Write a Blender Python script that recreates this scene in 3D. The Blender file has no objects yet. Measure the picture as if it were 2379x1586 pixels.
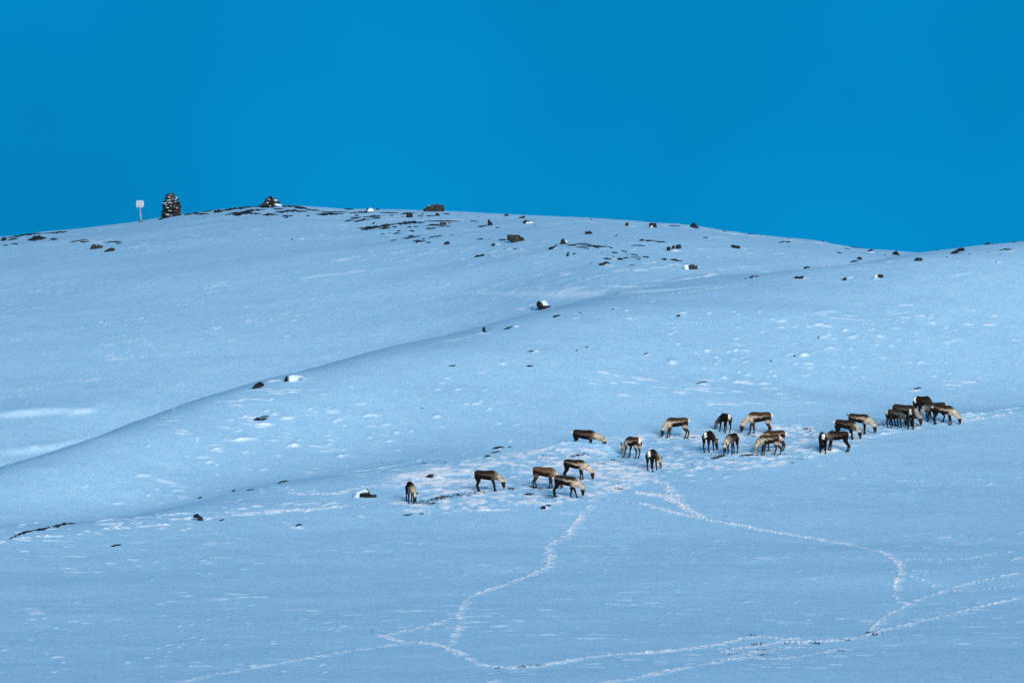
import bpy, math, random
import numpy as np
from mathutils import Vector, Matrix

random.seed(7); RNG = np.random.default_rng(7)
SC = bpy.context.scene
COL = SC.collection
PI = math.pi

# ------------------------------------------------------------------ camera
FPX = 2379 * 400 / 36.0          # focal length in photograph pixels
UC, VC = 1189.5, 793.0
TH = 0.1105                      # upward pitch
CT, ST = math.cos(TH), math.sin(TH)
cam = bpy.data.cameras.new("camera")
cam.lens = 400; cam.sensor_width = 36; cam.clip_start = 1; cam.clip_end = 20000
camo = bpy.data.objects.new("camera", cam); COL.objects.link(camo)
camo.location = (0, 0, 0); camo.rotation_euler = (PI / 2 + TH, 0, 0)
SC.camera = camo

# ------------------------------------------------------------------ sky, sun, exposure
SUN_EL, SUN_AZ = math.radians(6.5), math.radians(167)       # azimuth clockwise from +Y: behind the camera, to the right
world = bpy.data.worlds.new("World"); SC.world = world; world.use_nodes = True
wn, wl = world.node_tree.nodes, world.node_tree.links
for n in list(wn): wn.remove(n)
wo = wn.new('ShaderNodeOutputWorld'); bg = wn.new('ShaderNodeBackground')
sky = wn.new('ShaderNodeTexSky'); sky.sky_type = 'NISHITA'; sky.sun_disc = False
sky.sun_elevation = SUN_EL; sky.sun_rotation = SUN_AZ
sky.altitude = 900; sky.air_density = 1.0; sky.dust_density = 0.3; sky.ozone_density = 3.0
tint = wn.new('ShaderNodeMix'); tint.data_type = 'RGBA'; tint.blend_type = 'MULTIPLY'
tint.inputs[0].default_value = 1.0
SKY_TINT = (0.005, 1.06, 2.45)
tint.inputs[7].default_value = (*SKY_TINT, 1)
bw = wn.new('ShaderNodeRGBToBW'); gm = wn.new('ShaderNodeGamma'); gm.inputs[1].default_value = 0.3
wl.new(sky.outputs[0], bw.inputs[0]); wl.new(bw.outputs[0], gm.inputs[0])
tcw = wn.new('ShaderNodeTexCoord'); nz = wn.new('ShaderNodeTexNoise'); nz.inputs['Scale'].default_value = 22; nz.inputs['Detail'].default_value = 3
vm = wn.new('ShaderNodeMapRange'); vm.inputs[1].default_value = .3; vm.inputs[2].default_value = .7; vm.inputs[3].default_value = .88; vm.inputs[4].default_value = 1.1
mu = wn.new('ShaderNodeMath'); mu.operation = 'MULTIPLY'
wl.new(tcw.outputs['Generated'], nz.inputs['Vector']); wl.new(nz.outputs['Fac'], vm.inputs[0]); wl.new(gm.outputs[0], mu.inputs[0]); wl.new(vm.outputs[0], mu.inputs[1])
wl.new(mu.outputs[0], tint.inputs[6]); wl.new(tint.outputs[2], bg.inputs[0])
SKY_STRENGTH = 0.15
bg.inputs[1].default_value = SKY_STRENGTH
wl.new(bg.outputs[0], wo.inputs[0])

sl = bpy.data.lights.new("sun", 'SUN'); sl.energy = 5.0; sl.angle = math.radians(26)
sl.color = (1.0, 0.98, 0.95)
so = bpy.data.objects.new("sun", sl); COL.objects.link(so)
sdir = Vector((math.sin(SUN_AZ) * math.cos(SUN_EL), math.cos(SUN_AZ) * math.cos(SUN_EL), math.sin(SUN_EL)))
so.rotation_euler = (-sdir).to_track_quat('-Z', 'Y').to_euler(); so.location = (0, 0, 200)
vs = SC.view_settings
vs.view_transform = 'Standard'; vs.look = 'None'; vs.gamma = 1; vs.exposure = 0.08
try: vs.use_curve_mapping = False
except Exception: pass
SC.cycles.use_denoising = False
SC.cycles.max_bounces = 4
SC.cycles.use_adaptive_sampling = False

# ------------------------------------------------------------------ helpers
def setp(o, label=None, cat=None, group=None, kind=None):
    if label: o["label"] = label
    if cat: o["category"] = cat
    if group: o["group"] = group
    if kind: o["kind"] = kind
    return o

def mkmesh(name, verts, faces, mat, parent=None, smooth=False):
    me = bpy.data.meshes.new(name)
    me.from_pydata([tuple(v) for v in verts], [], faces)
    me.validate()
    if smooth: me.polygons.foreach_set('use_smooth', [True] * len(me.polygons))
    if mat: me.materials.append(mat)
    o = bpy.data.objects.new(name, me); COL.objects.link(o)
    if parent: o.parent = parent
    return o

def empty(name, loc, parent=None):
    o = bpy.data.objects.new(name, None); COL.objects.link(o); o.location = loc
    o.empty_display_size = 0.3
    if parent: o.parent = parent
    return o

def sstep(x): x = np.clip(x, 0, 1); return x * x * (3 - 2 * x)

def vnoise(x, y, seed=0):
    xi = np.floor(x).astype(np.int64); yi = np.floor(y).astype(np.int64)
    fx, fy = x - xi, y - yi
    fx = fx * fx * (3 - 2 * fx); fy = fy * fy * (3 - 2 * fy)
    def h(a, b):
        n = (a * 374761393 + b * 668265263 + seed * 974634777) & 0xffffffff
        n = ((n ^ (n >> 13)) * 1274126177) & 0xffffffff
        return ((n ^ (n >> 16)) & 0xffff) / 32767.5 - 1.0
    return ((h(xi, yi) * (1 - fx) + h(xi + 1, yi) * fx) * (1 - fy)
            + (h(xi, yi + 1) * (1 - fx) + h(xi + 1, yi + 1) * fx) * fy)

def fbm(x, y, seed=0, oct=4):
    s = 0; a = 1; t = 0
    for k in range(oct):
        s = s + a * vnoise(x, y, seed + 17 * k); t += a; a *= 0.5
        x, y = x * 2.03 + 5.1, y * 2.03 + 9.7
    return s / t

def N(nt, typ, **kw):
    n = nt.nodes.new(typ)
    for k, v in kw.items(): setattr(n, k, v)
    return n

def rgb(c): return (*c, 1)

# ------------------------------------------------------------------ materials
def snow_material():
    m = bpy.data.materials.new("snow"); m.use_nodes = True; nt = m.node_tree; L = nt.links
    b = nt.nodes['Principled BSDF']
    at = N(nt, 'ShaderNodeAttribute', attribute_name='loose')
    tc = N(nt, 'ShaderNodeNewGeometry')
    mp = N(nt, 'ShaderNodeMapping'); mp.inputs['Scale'].default_value = (0.9, 0.6, 0.9)
    mp.inputs['Rotation'].default_value = (0, 0, 0.12)
    L.new(tc.outputs['Position'], mp.inputs['Vector'])
    n1 = N(nt, 'ShaderNodeTexNoise'); n1.inputs['Scale'].default_value = 1.1; n1.inputs['Detail'].default_value = 8
    n1.inputs['Roughness'].default_value = 0.62
    L.new(mp.outputs[0], n1.inputs['Vector'])
    n2 = N(nt, 'ShaderNodeTexNoise'); n2.inputs['Scale'].default_value = 13; n2.inputs['Detail'].default_value = 4
    L.new(tc.outputs['Position'], n2.inputs['Vector'])
    # crust tone variation
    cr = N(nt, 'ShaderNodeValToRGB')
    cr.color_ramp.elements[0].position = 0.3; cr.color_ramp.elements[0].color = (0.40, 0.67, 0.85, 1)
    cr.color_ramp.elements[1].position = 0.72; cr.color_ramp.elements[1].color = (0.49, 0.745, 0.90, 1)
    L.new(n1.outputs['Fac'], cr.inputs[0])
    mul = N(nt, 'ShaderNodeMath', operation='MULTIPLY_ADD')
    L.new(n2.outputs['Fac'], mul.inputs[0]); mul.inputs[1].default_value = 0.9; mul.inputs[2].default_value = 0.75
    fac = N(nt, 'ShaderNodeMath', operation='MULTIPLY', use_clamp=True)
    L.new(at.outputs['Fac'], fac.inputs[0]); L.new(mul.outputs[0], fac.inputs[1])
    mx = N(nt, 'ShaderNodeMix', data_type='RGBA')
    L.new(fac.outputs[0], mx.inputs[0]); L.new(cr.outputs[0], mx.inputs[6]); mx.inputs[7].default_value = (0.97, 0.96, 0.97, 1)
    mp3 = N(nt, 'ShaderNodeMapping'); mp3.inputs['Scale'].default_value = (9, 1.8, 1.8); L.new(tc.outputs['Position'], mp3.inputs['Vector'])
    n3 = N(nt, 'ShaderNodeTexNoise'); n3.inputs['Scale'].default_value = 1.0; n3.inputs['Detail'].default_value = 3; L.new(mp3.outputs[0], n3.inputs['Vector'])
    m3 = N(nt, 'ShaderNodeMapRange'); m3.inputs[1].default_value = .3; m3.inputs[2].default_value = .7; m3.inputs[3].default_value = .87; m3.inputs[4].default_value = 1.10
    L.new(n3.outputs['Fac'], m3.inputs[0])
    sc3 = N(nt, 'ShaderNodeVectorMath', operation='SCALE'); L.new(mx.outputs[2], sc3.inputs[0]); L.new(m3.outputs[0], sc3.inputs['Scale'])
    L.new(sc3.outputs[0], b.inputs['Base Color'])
    b.inputs['Roughness'].default_value = 0.75
    b.inputs['Specular IOR Level'].default_value = 0.2
    bp = N(nt, 'ShaderNodeBump'); bp.inputs['Strength'].default_value = 0.45; bp.inputs['Distance'].default_value = 0.05
    L.new(n1.outputs['Fac'], bp.inputs['Height'])
    bp2 = N(nt, 'ShaderNodeBump'); bp2.inputs['Strength'].default_value = 0.5; bp2.inputs['Distance'].default_value = 0.02
    L.new(n2.outputs['Fac'], bp2.inputs['Height']); L.new(bp.outputs[0], bp2.inputs['Normal'])
    L.new(bp2.outputs[0], b.inputs['Normal'])
    return m

def plain(name, c1, c2, scale=6, rough=0.9, bump=0.4, snow=0.0):
    m = bpy.data.materials.new(name); m.use_nodes = True; nt = m.node_tree; L = nt.links
    b = nt.nodes['Principled BSDF']; g = N(nt, 'ShaderNodeNewGeometry')
    n = N(nt, 'ShaderNodeTexNoise'); n.inputs['Scale'].default_value = scale; n.inputs['Detail'].default_value = 6
    L.new(g.outputs['Position'], n.inputs['Vector'])
    r = N(nt, 'ShaderNodeValToRGB'); r.color_ramp.elements[0].position = 0.35; r.color_ramp.elements[1].position = 0.7
    r.color_ramp.elements[0].color = rgb(c1); r.color_ramp.elements[1].color = rgb(c2)
    L.new(n.outputs['Fac'], r.inputs[0])
    out = r.outputs[0]
    if snow != 0:     # wind-blown snow lodged on upward faces
        sp = N(nt, 'ShaderNodeSeparateXYZ'); L.new(g.outputs['Normal'], sp.inputs[0])
        n2 = N(nt, 'ShaderNodeTexNoise'); n2.inputs['Scale'].default_value = 3.1; n2.inputs['Detail'].default_value = 3
        L.new(g.outputs['Position'], n2.inputs['Vector'])
        a = N(nt, 'ShaderNodeMath', operation='MULTIPLY_ADD'); L.new(n2.outputs['Fac'], a.inputs[0]); a.inputs[1].default_value = 1.4
        L.new(sp.outputs[2], a.inputs[2])
        mr = N(nt, 'ShaderNodeMapRange'); mr.inputs[1].default_value = 1.75 - snow; mr.inputs[2].default_value = 1.85 - snow
        L.new(a.outputs[0], mr.inputs[0])
        mx = N(nt, 'ShaderNodeMix', data_type='RGBA'); L.new(mr.outputs[0], mx.inputs[0]); L.new(out, mx.inputs[6])
        mx.inputs[7].default_value = (0.5, 0.6, 0.7, 1); out = mx.outputs[2]
    L.new(out, b.inputs['Base Color']); b.inputs['Roughness'].default_value = rough
    b.inputs['Specular IOR Level'].default_value = 0.15
    if bump:
        bp = N(nt, 'ShaderNodeBump'); bp.inputs['Strength'].default_value = bump; bp.inputs['Distance'].default_value = 0.05
        L.new(n.outputs['Fac'], bp.inputs['Height']); L.new(bp.outputs[0], b.inputs['Normal'])
    return m

def fur_material():
    m = bpy.data.materials.new("fur"); m.use_nodes = True; nt = m.node_tree; L = nt.links
    b = nt.nodes['Principled BSDF']
    a = N(nt, 'ShaderNodeAttribute', attribute_name='coat')
    tc = N(nt, 'ShaderNodeTexCoord')
    mp = N(nt, 'ShaderNodeMapping'); mp.inputs['Scale'].default_value = (0.6, 1, 1.0); L.new(tc.outputs['Object'], mp.inputs[0])
    n = N(nt, 'ShaderNodeTexNoise'); n.inputs['Scale'].default_value = 22; n.inputs['Detail'].default_value = 5
    L.new(mp.outputs[0], n.inputs['Vector'])
    r = N(nt, 'ShaderNodeMapRange'); r.inputs[1].default_value = 0.3; r.inputs[2].default_value = 0.7
    r.inputs[3].default_value = 0.5; r.inputs[4].default_value = 1.45
    L.new(n.outputs['Fac'], r.inputs[0])
    mx = N(nt, 'ShaderNodeVectorMath', operation='SCALE'); L.new(a.outputs['Color'], mx.inputs[0]); L.new(r.outputs[0], mx.inputs['Scale'])
    L.new(mx.outputs[0], b.inputs['Base Color']); b.inputs['Roughness'].default_value = 0.95
    b.inputs['Specular IOR Level'].default_value = 0.05
    bp = N(nt, 'ShaderNodeBump'); bp.inputs['Strength'].default_value = 0.5; bp.inputs['Distance'].default_value = 0.02
    L.new(n.outputs['Fac'], bp.inputs['Height']); L.new(bp.outputs[0], b.inputs['Normal'])
    return m

M_SNOW = snow_material()
M_CAP = plain("packed_snow", (0.40, 0.52, 0.62), (0.62, 0.67, 0.73), 5, 0.8, 0.3)
M_ROCK = plain("dark_rock", (0.005, 0.006, 0.008), (0.022, 0.022, 0.022), 5, 0.9, 0.5, 0.15)
M_ROCKG = plain("lichen_rock", (0.008, 0.010, 0.010), (0.045, 0.046, 0.036), 7, 0.9, 0.6, 0.2)
M_HEATH = plain("bare_heath", (0.008, 0.013, 0.017), (0.03, 0.035, 0.036), 4, 0.95, 0.5, -0.17)
M_STONE = [plain("cairn_stone_a", (0.006, 0.007, 0.006), (0.022, 0.022, 0.02), 9, 0.9, 0.5, 0.0),
           plain("cairn_stone_b", (0.012, 0.013, 0.013), (0.05, 0.048, 0.044), 9, 0.9, 0.5, 0.1),
           plain("cairn_stone_c", (0.008, 0.009, 0.01), (0.03, 0.03, 0.03), 9, 0.9, 0.5, 0.2)]
M_PALE = plain("pale_stone", (0.2, 0.19, 0.17), (0.38, 0.35, 0.31), 12, 0.9, 0.4)
M_WHITE = plain("white_paint", (0.26, 0.29, 0.34), (0.33, 0.36, 0.41), 8, 0.5, 0.05)
M_GREY = plain("grey_metal", (0.16, 0.17, 0.19), (0.24, 0.25, 0.28), 14, 0.6, 0.1)
M_DGREY = plain("dark_print", (0.05, 0.05, 0.055), (0.16, 0.16, 0.17), 30, 0.6, 0)
M_WIRE = plain("wire_blue", (0.01, 0.03, 0.07), (0.02, 0.05, 0.1), 14, 0.6, 0.0)
M_GRASS = plain("dry_heather", (0.008, 0.008, 0.007), (0.035, 0.028, 0.018), 14, 0.95, 0.2)
M_FUR = fur_material()
M_HOOF = plain("hoof", (0.01, 0.009, 0.008), (0.03, 0.025, 0.02), 20, 0.6, 0.1)

# ------------------------------------------------------------------ terrain
def curve(pts):
    xs = np.array([p[0] for p in pts], float); ys = np.array([p[1] for p in pts], float)
    d = np.diff(ys) / np.diff(xs)
    m = np.zeros_like(ys); m[1:-1] = (d[:-1] + d[1:]) / 2; m[0] = d[0]; m[-1] = d[-1]
    def f(x):
        x = np.asarray(x, float); i = np.clip(np.searchsorted(xs, x) - 1, 0, len(xs) - 2)
        h = xs[i + 1] - xs[i]; t = np.clip((x - xs[i]) / h, -50, 50)
        inside = (x >= xs[0]) & (x <= xs[-1])
        tt = np.clip(t, 0, 1)
        r = ((2*tt**3 - 3*tt**2 + 1) * ys[i] + (tt**3 - 2*tt**2 + tt) * h * m[i]
             + (-2*tt**3 + 3*tt**2) * ys[i+1] + (tt**3 - tt**2) * h * m[i+1])
        lo = x < xs[0]; hi = x > xs[-1]
        r = np.where(lo, ys[0] + np.tanh((x - xs[0]) / 600) * 600 * m[0], r)
        r = np.where(hi, ys[-1] + np.tanh((x - xs[-1]) / 600) * 600 * m[-1], r)
        return r
    return f
vA = curve([(0, 1262), (300, 1240), (640, 1222), (950, 1200), (1300, 1182), (1500, 1128), (1700, 1095), (1850, 1066), (2050, 1010), (2200, 985), (2379, 958)])
vB = curve([(0, 1222), (160, 1212), (290, 1196), (450, 1162), (640, 1126), (780, 1108), (910, 1088), (1060, 1068), (1200, 1042), (1400, 1018), (1600, 990), (1800, 975), (2000, 958), (2200, 945), (2379, 935)])
vC = curve([(0, 1088), (152, 1042), (303, 986), (455, 936), (607, 888), (728, 858), (910, 812), (1052, 784), (1244, 733), (1436, 698), (1618, 672), (1800, 648), (1950, 622), (2050, 602), (2120, 588), (2200, 578), (2300, 566), (2379, 560)])
vR = curve([(0, 553), (50, 548), (100, 541), (150, 537), (230, 528), (330, 514), (400, 503), (480, 493), (520, 488), (600, 481), (640, 479), (720, 481), (800, 487), (900, 489), (1000, 492), (1090, 497), (1200, 503), (1300, 507), (1400, 511), (1500, 518), (1600, 526), (1700, 541), (1800, 552), (1900, 562), (1950, 571), (2000, 578), (2060, 583), (2120, 588), (2200, 594), (2379, 602)])

def smooth_pts(xs, ys):
    f = curve(list(zip(xs, ys))); return lambda u: f(np.clip(u, xs[0], xs[-1]))
f_dip = smooth_pts([-300, 0, 600, 1000, 1300, 1500, 1900, 2100, 2379, 2700], [80, 75, 46, 13, -12, -26, -14, 14, 30, 30])
f_yv = smooth_pts([-300, 0, 1000, 1500, 1900, 2379, 2700], [46, 45, 34, 16, 16, 40, 42])
f_mc = smooth_pts([-300, 0, 1000, 1300, 1600, 1950, 2150, 2700], [-2.0, -2.0, -2.3, -2.5, -2.7, -2.1, -.6, -.4])
f_mv = smooth_pts([-300, 0, 1000, 1300, 1600, 1900, 2120, 2700], [0, 0, -.1, -1.2, -2.4, -1.9, -.1, 0])
f_lip = smooth_pts([-300, 0, 200, 500, 900, 1200, 2700], [.5, .6, 1.0, 1.0, .8, .1, .1])
def knots(u):
    a, b, c, r = vA(u), vB(u), vC(u), vR(u)
    b = np.minimum(b, a - 22); c = np.minimum(c, b - 40)
    YA = 490 + (1600 - a) / 4.4
    YB = YA + (a - b) / 5.2 + 2
    YC = YB + (b - c) / 6.6
    dip = f_dip(u)
    YV = YC + f_yv(u)
    vv = c + dip
    r2 = np.minimum(r, vv - 12)
    YR = YV + (vv - r2) / 4.6 + 30
    return a, b, c, vv, r2, YA, YB, YC, YV, YR

def vbase(u, Y):
    """photograph row at which the smooth ground at column u, distance Y is seen (Y>=540); u,Y same shape"""
    a, b, c, vv, r, YA, YB, YC, YV, YR = knots(u)
    v = np.zeros_like(Y)
    def herm(Y0, v0, m0, Y1, v1, m1):
        h = Y1 - Y0; t = np.clip((Y - Y0) / h, 0, 1)
        return (2*t**3 - 3*t**2 + 1) * v0 + (t**3 - 2*t**2 + t) * h * m0 + (-2*t**3 + 3*t**2) * v1 + (t**3 - t**2) * h * m1
    lip = f_lip(u)
    mA = -5.6 - 0.0 * u
    mB = -1.2 * lip - 5.6 * (1 - lip)
    mC = f_mc(u); mV = f_mv(u)
    s1 = herm(490, 1600, -4.4, YA, a, mA)
    s2 = herm(YA, a, mA, YB, b, mB)
    s3 = herm(YB, b, mB, YC, c, mC)
    s4 = herm(YC, c, mC, YV, vv, mV)
    t = np.clip((Y - YV) / (YR - YV), 0, 1)
    s5 = vv + (r - vv) * (1 - (1 - sstep(t * 0.5 + 0.0) * 2 * 0 - t) ** 1.75) if False else vv + (r - vv) * (1 - (1 - t) ** 2.05) * sstep(t * 6 + 0.15)**0.25
    s6 = r + 0.006 * np.maximum(Y - YR, 0) ** 1.7
    v = np.where(Y < YA, s1, np.where(Y < YB, s2, np.where(Y < YC, s3, np.where(Y < YV, s4, np.where(Y < YR, s5, s6)))))
    return v

def e_of_v(v): return np.tan(TH + np.arctan((VC - v) / FPX))

# column and row layout
NI = 940
u_in = np.linspace(-70, 2450, NI)
u_l = -70 - np.cumsum(np.linspace(5, 175, 31)); u_r = 2450 + np.cumsum(np.linspace(5, 175, 31))
UCOL = np.concatenate([u_l[::-1], u_in, u_r]); NC = len(UCOL)
_, _, _, _, _, kA, kB, kC, kV, kR = knots(UCOL)
segs = [(490 + 0 * kA, kA, 430), (kA, kB, 150), (kB, kC, 240), (kC, kV, 40), (kV, kR, 300), (kR, kR + 40, 30), (kR + 40, kR + 500, 20)]
rows = []
for Y0, Y1, n in segs:
    for k in range(n): rows.append(Y0 + (Y1 - Y0) * k / n)
rows.append(kR + 500)
YG = np.array(rows)                      # NR x NC
NR = YG.shape[0]
UG = np.broadcast_to(UCOL, YG.shape)
VG = vbase(UG, YG)
ZG = YG * e_of_v(VG)
LOOSE_LIT = np.zeros_like(ZG)  # whitening mask: loose snow, plus the lit look painted on lip faces

def XYof(u, Y, Z):                       # exact lateral position for a column
    return Y * (u - UC) / FPX * (CT + (Z / Y) * ST)

XG = XYof(UG, YG, ZG)

# broad relief
amp = sstep((YG - 491) / 12)
ZG = ZG + amp * (0.24 * fbm(XG / 20 + 3, YG / 14, 1, 2) + 0.045 * fbm(XG / 4.2, YG / 4.4, 5, 2))
VSM = np.minimum.accumulate(VC - FPX * np.tan(np.arctan2(ZG, YG) - TH), axis=0); ZSM = ZG.copy()
# long contour-parallel wind ridges, sharper in some fields
wx = XG * 0.985 + YG * 0.17; wy = YG * 0.985 - XG * 0.17
sas = fbm(wx / 2.6, wy / 1.7, 21, 4)
fld = np.clip(fbm(XG / 9, YG / 12, 33, 2) * 1.6 + 0.45, 0.1, 1.3)
ZG = ZG + amp * (0.014 * fld * sas)
lipn = fbm(wx / 1.2, wy / 0.6, 41, 3)
lipf = sstep((fbm(XG / 7, YG / 9, 57, 2) - 0.0) / 0.3)
LOOSE_LIT += 0.55 * sstep((lipn - 0.42) / 0.15) * lipf * amp
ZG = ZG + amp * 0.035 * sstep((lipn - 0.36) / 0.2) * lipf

def vof(Y, Z): return VC - FPX * np.tan(np.arctan2(Z, Y) - TH)

def hit(u, v, skip_front=False):
    """first visible ground point on the ray through photograph pixel (u, v): returns X, Y, Z"""
    c = (np.interp(u, UCOL, np.arange(NC))); i = int(min(max(c, 0), NC - 2)); f = c - i
    Y = YG[:, i] * (1 - f) + YG[:, i + 1] * f; Z = ZG[:, i] * (1 - f) + ZG[:, i + 1] * f
    vv = np.minimum.accumulate(vof(Y, Z))
    k = int(np.argmax(vv <= v)) if (vv <= v).any() else None
    if k is None:                                   # above the skyline: the ridge itself
        k = int(np.argmin(vof(Y, Z))); return XYof(u, Y[k], Z[k]), Y[k], Z[k]
    if k == 0: k = 1
    a, b = vv[k - 1], vv[k]; t = (a - v) / (a - b) if a > b else 0
    y = Y[k - 1] + (Y[k] - Y[k - 1]) * t; z = Z[k - 1] + (Z[k] - Z[k - 1]) * t
    return XYof(u, y, z), y, z

def ground(X, Y):
    u = UC + X * FPX / (Y * (CT + 0.11 * ST))
    for _ in range(3):
        c = np.interp(u, UCOL, np.arange(NC)); i = int(min(max(c, 0), NC - 2)); f = c - i
        Yc = YG[:, i] * (1 - f) + YG[:, i + 1] * f; Zc = ZG[:, i] * (1 - f) + ZG[:, i + 1] * f
        z = float(np.interp(Y, Yc, Zc)); u = UC + X * FPX / (Y * CT + z * ST)
    return z

def slope_at(X, Y, d=0.6):
    return ((ground(X + d, Y) - ground(X - d, Y)) / (2 * d), (ground(X, Y + d) - ground(X, Y - d)) / (2 * d))

# zoom windows the coordinates were measured in
ZW = {'A': (0, 430, 3.92), 'B': (500, 430, 5.88), 'C': (800, 450, 5.88), 'D': (1100, 470, 5.88), 'E': (1400, 490, 5.88),
      'F': (1750, 530, 3.739), 'G': (1000, 660, 3.36), 'H': (0, 850, 2.94), 'I': (540, 840, 3.36), 'J': (800, 1100, 2.94),
      'K': (1550, 680, 2.837), 'L': (1500, 1050, 2.676), 'M': (0, 1200, 2.613), 'P': (300, 440, 16.8), 'Q': (290, 420, 5.88),
      'R': (900, 1040, 3.92), 'S': (1200, 960, 5.88), 'T': (1500, 940, 6.533), 'W': (1860, 880, 5.88), 'O': (0, 0, 1.0)}
def zc(w, x, y): a, b, s = ZW[w]; return a + x / s, b + y / s

# snow lips: small wind-cut steps whose steep face looks down the slope
def snow_lip(pts, th, loose=0.8, soft=1.0):
    us = [p[0] for p in pts]; u0, u1 = min(us), max(us)
    if u1 - u0 < 10: u0 -= 3; u1 += 3; pts = [(u0, pts[0][1]), (u1, pts[-1][1])]
    pts = sorted(pts)
    i0, i1 = np.searchsorted(UCOL, [u0, u1])
    jit = random.random() * 100
    for i in range(max(i0, 0), min(i1 + 1, NC)):
        u = UCOL[i]; v = np.interp(u, [p[0] for p in pts], [p[1] for p in pts]) if soft < 2 else float(curve(pts)(u))
        t = (u - u0) / (u1 - u0)
        if t <= 0 or t >= 1: continue
        tap = math.sin(PI * t) ** (0.9 if soft < 2 else 2.0) * ((0.75 + 0.35 * float(vnoise(np.array([u / 9.0]), np.array([jit]))[0])) if soft < 2 else .8)
        vcol = VSM[:, i]
        if not (vcol <= v).any(): continue
        k = max(int(np.argmax(vcol <= v)), 1); ff = (vcol[k - 1] - v) / max(vcol[k - 1] - vcol[k], 1e-6); Yl = YG[k - 1, i] + (YG[k, i] - YG[k - 1, i]) * min(max(ff, 0), 1)
        H = th * Yl / FPX * tap * 0.9; Lf = max(H * 1.3 * soft, 0.25)
        s = YG[:, i] - Yl + Lf * 0.5
        pr = sstep(s / Lf) * np.exp(-(np.maximum(s - Lf, 0) / min(1.2 + 5 * H, .25 + .45 * (u1 - u0) / 44.0 * soft)) ** 1.3)
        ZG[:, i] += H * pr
        LOOSE_LIT[:, i] = np.maximum(LOOSE_LIT[:, i], loose * tap * np.exp(-((s - Lf * 0.5) / (Lf * 0.75 + 0.12)) ** 2))  # paints the steep face whiter, on top of the sunlight it catches

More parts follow.
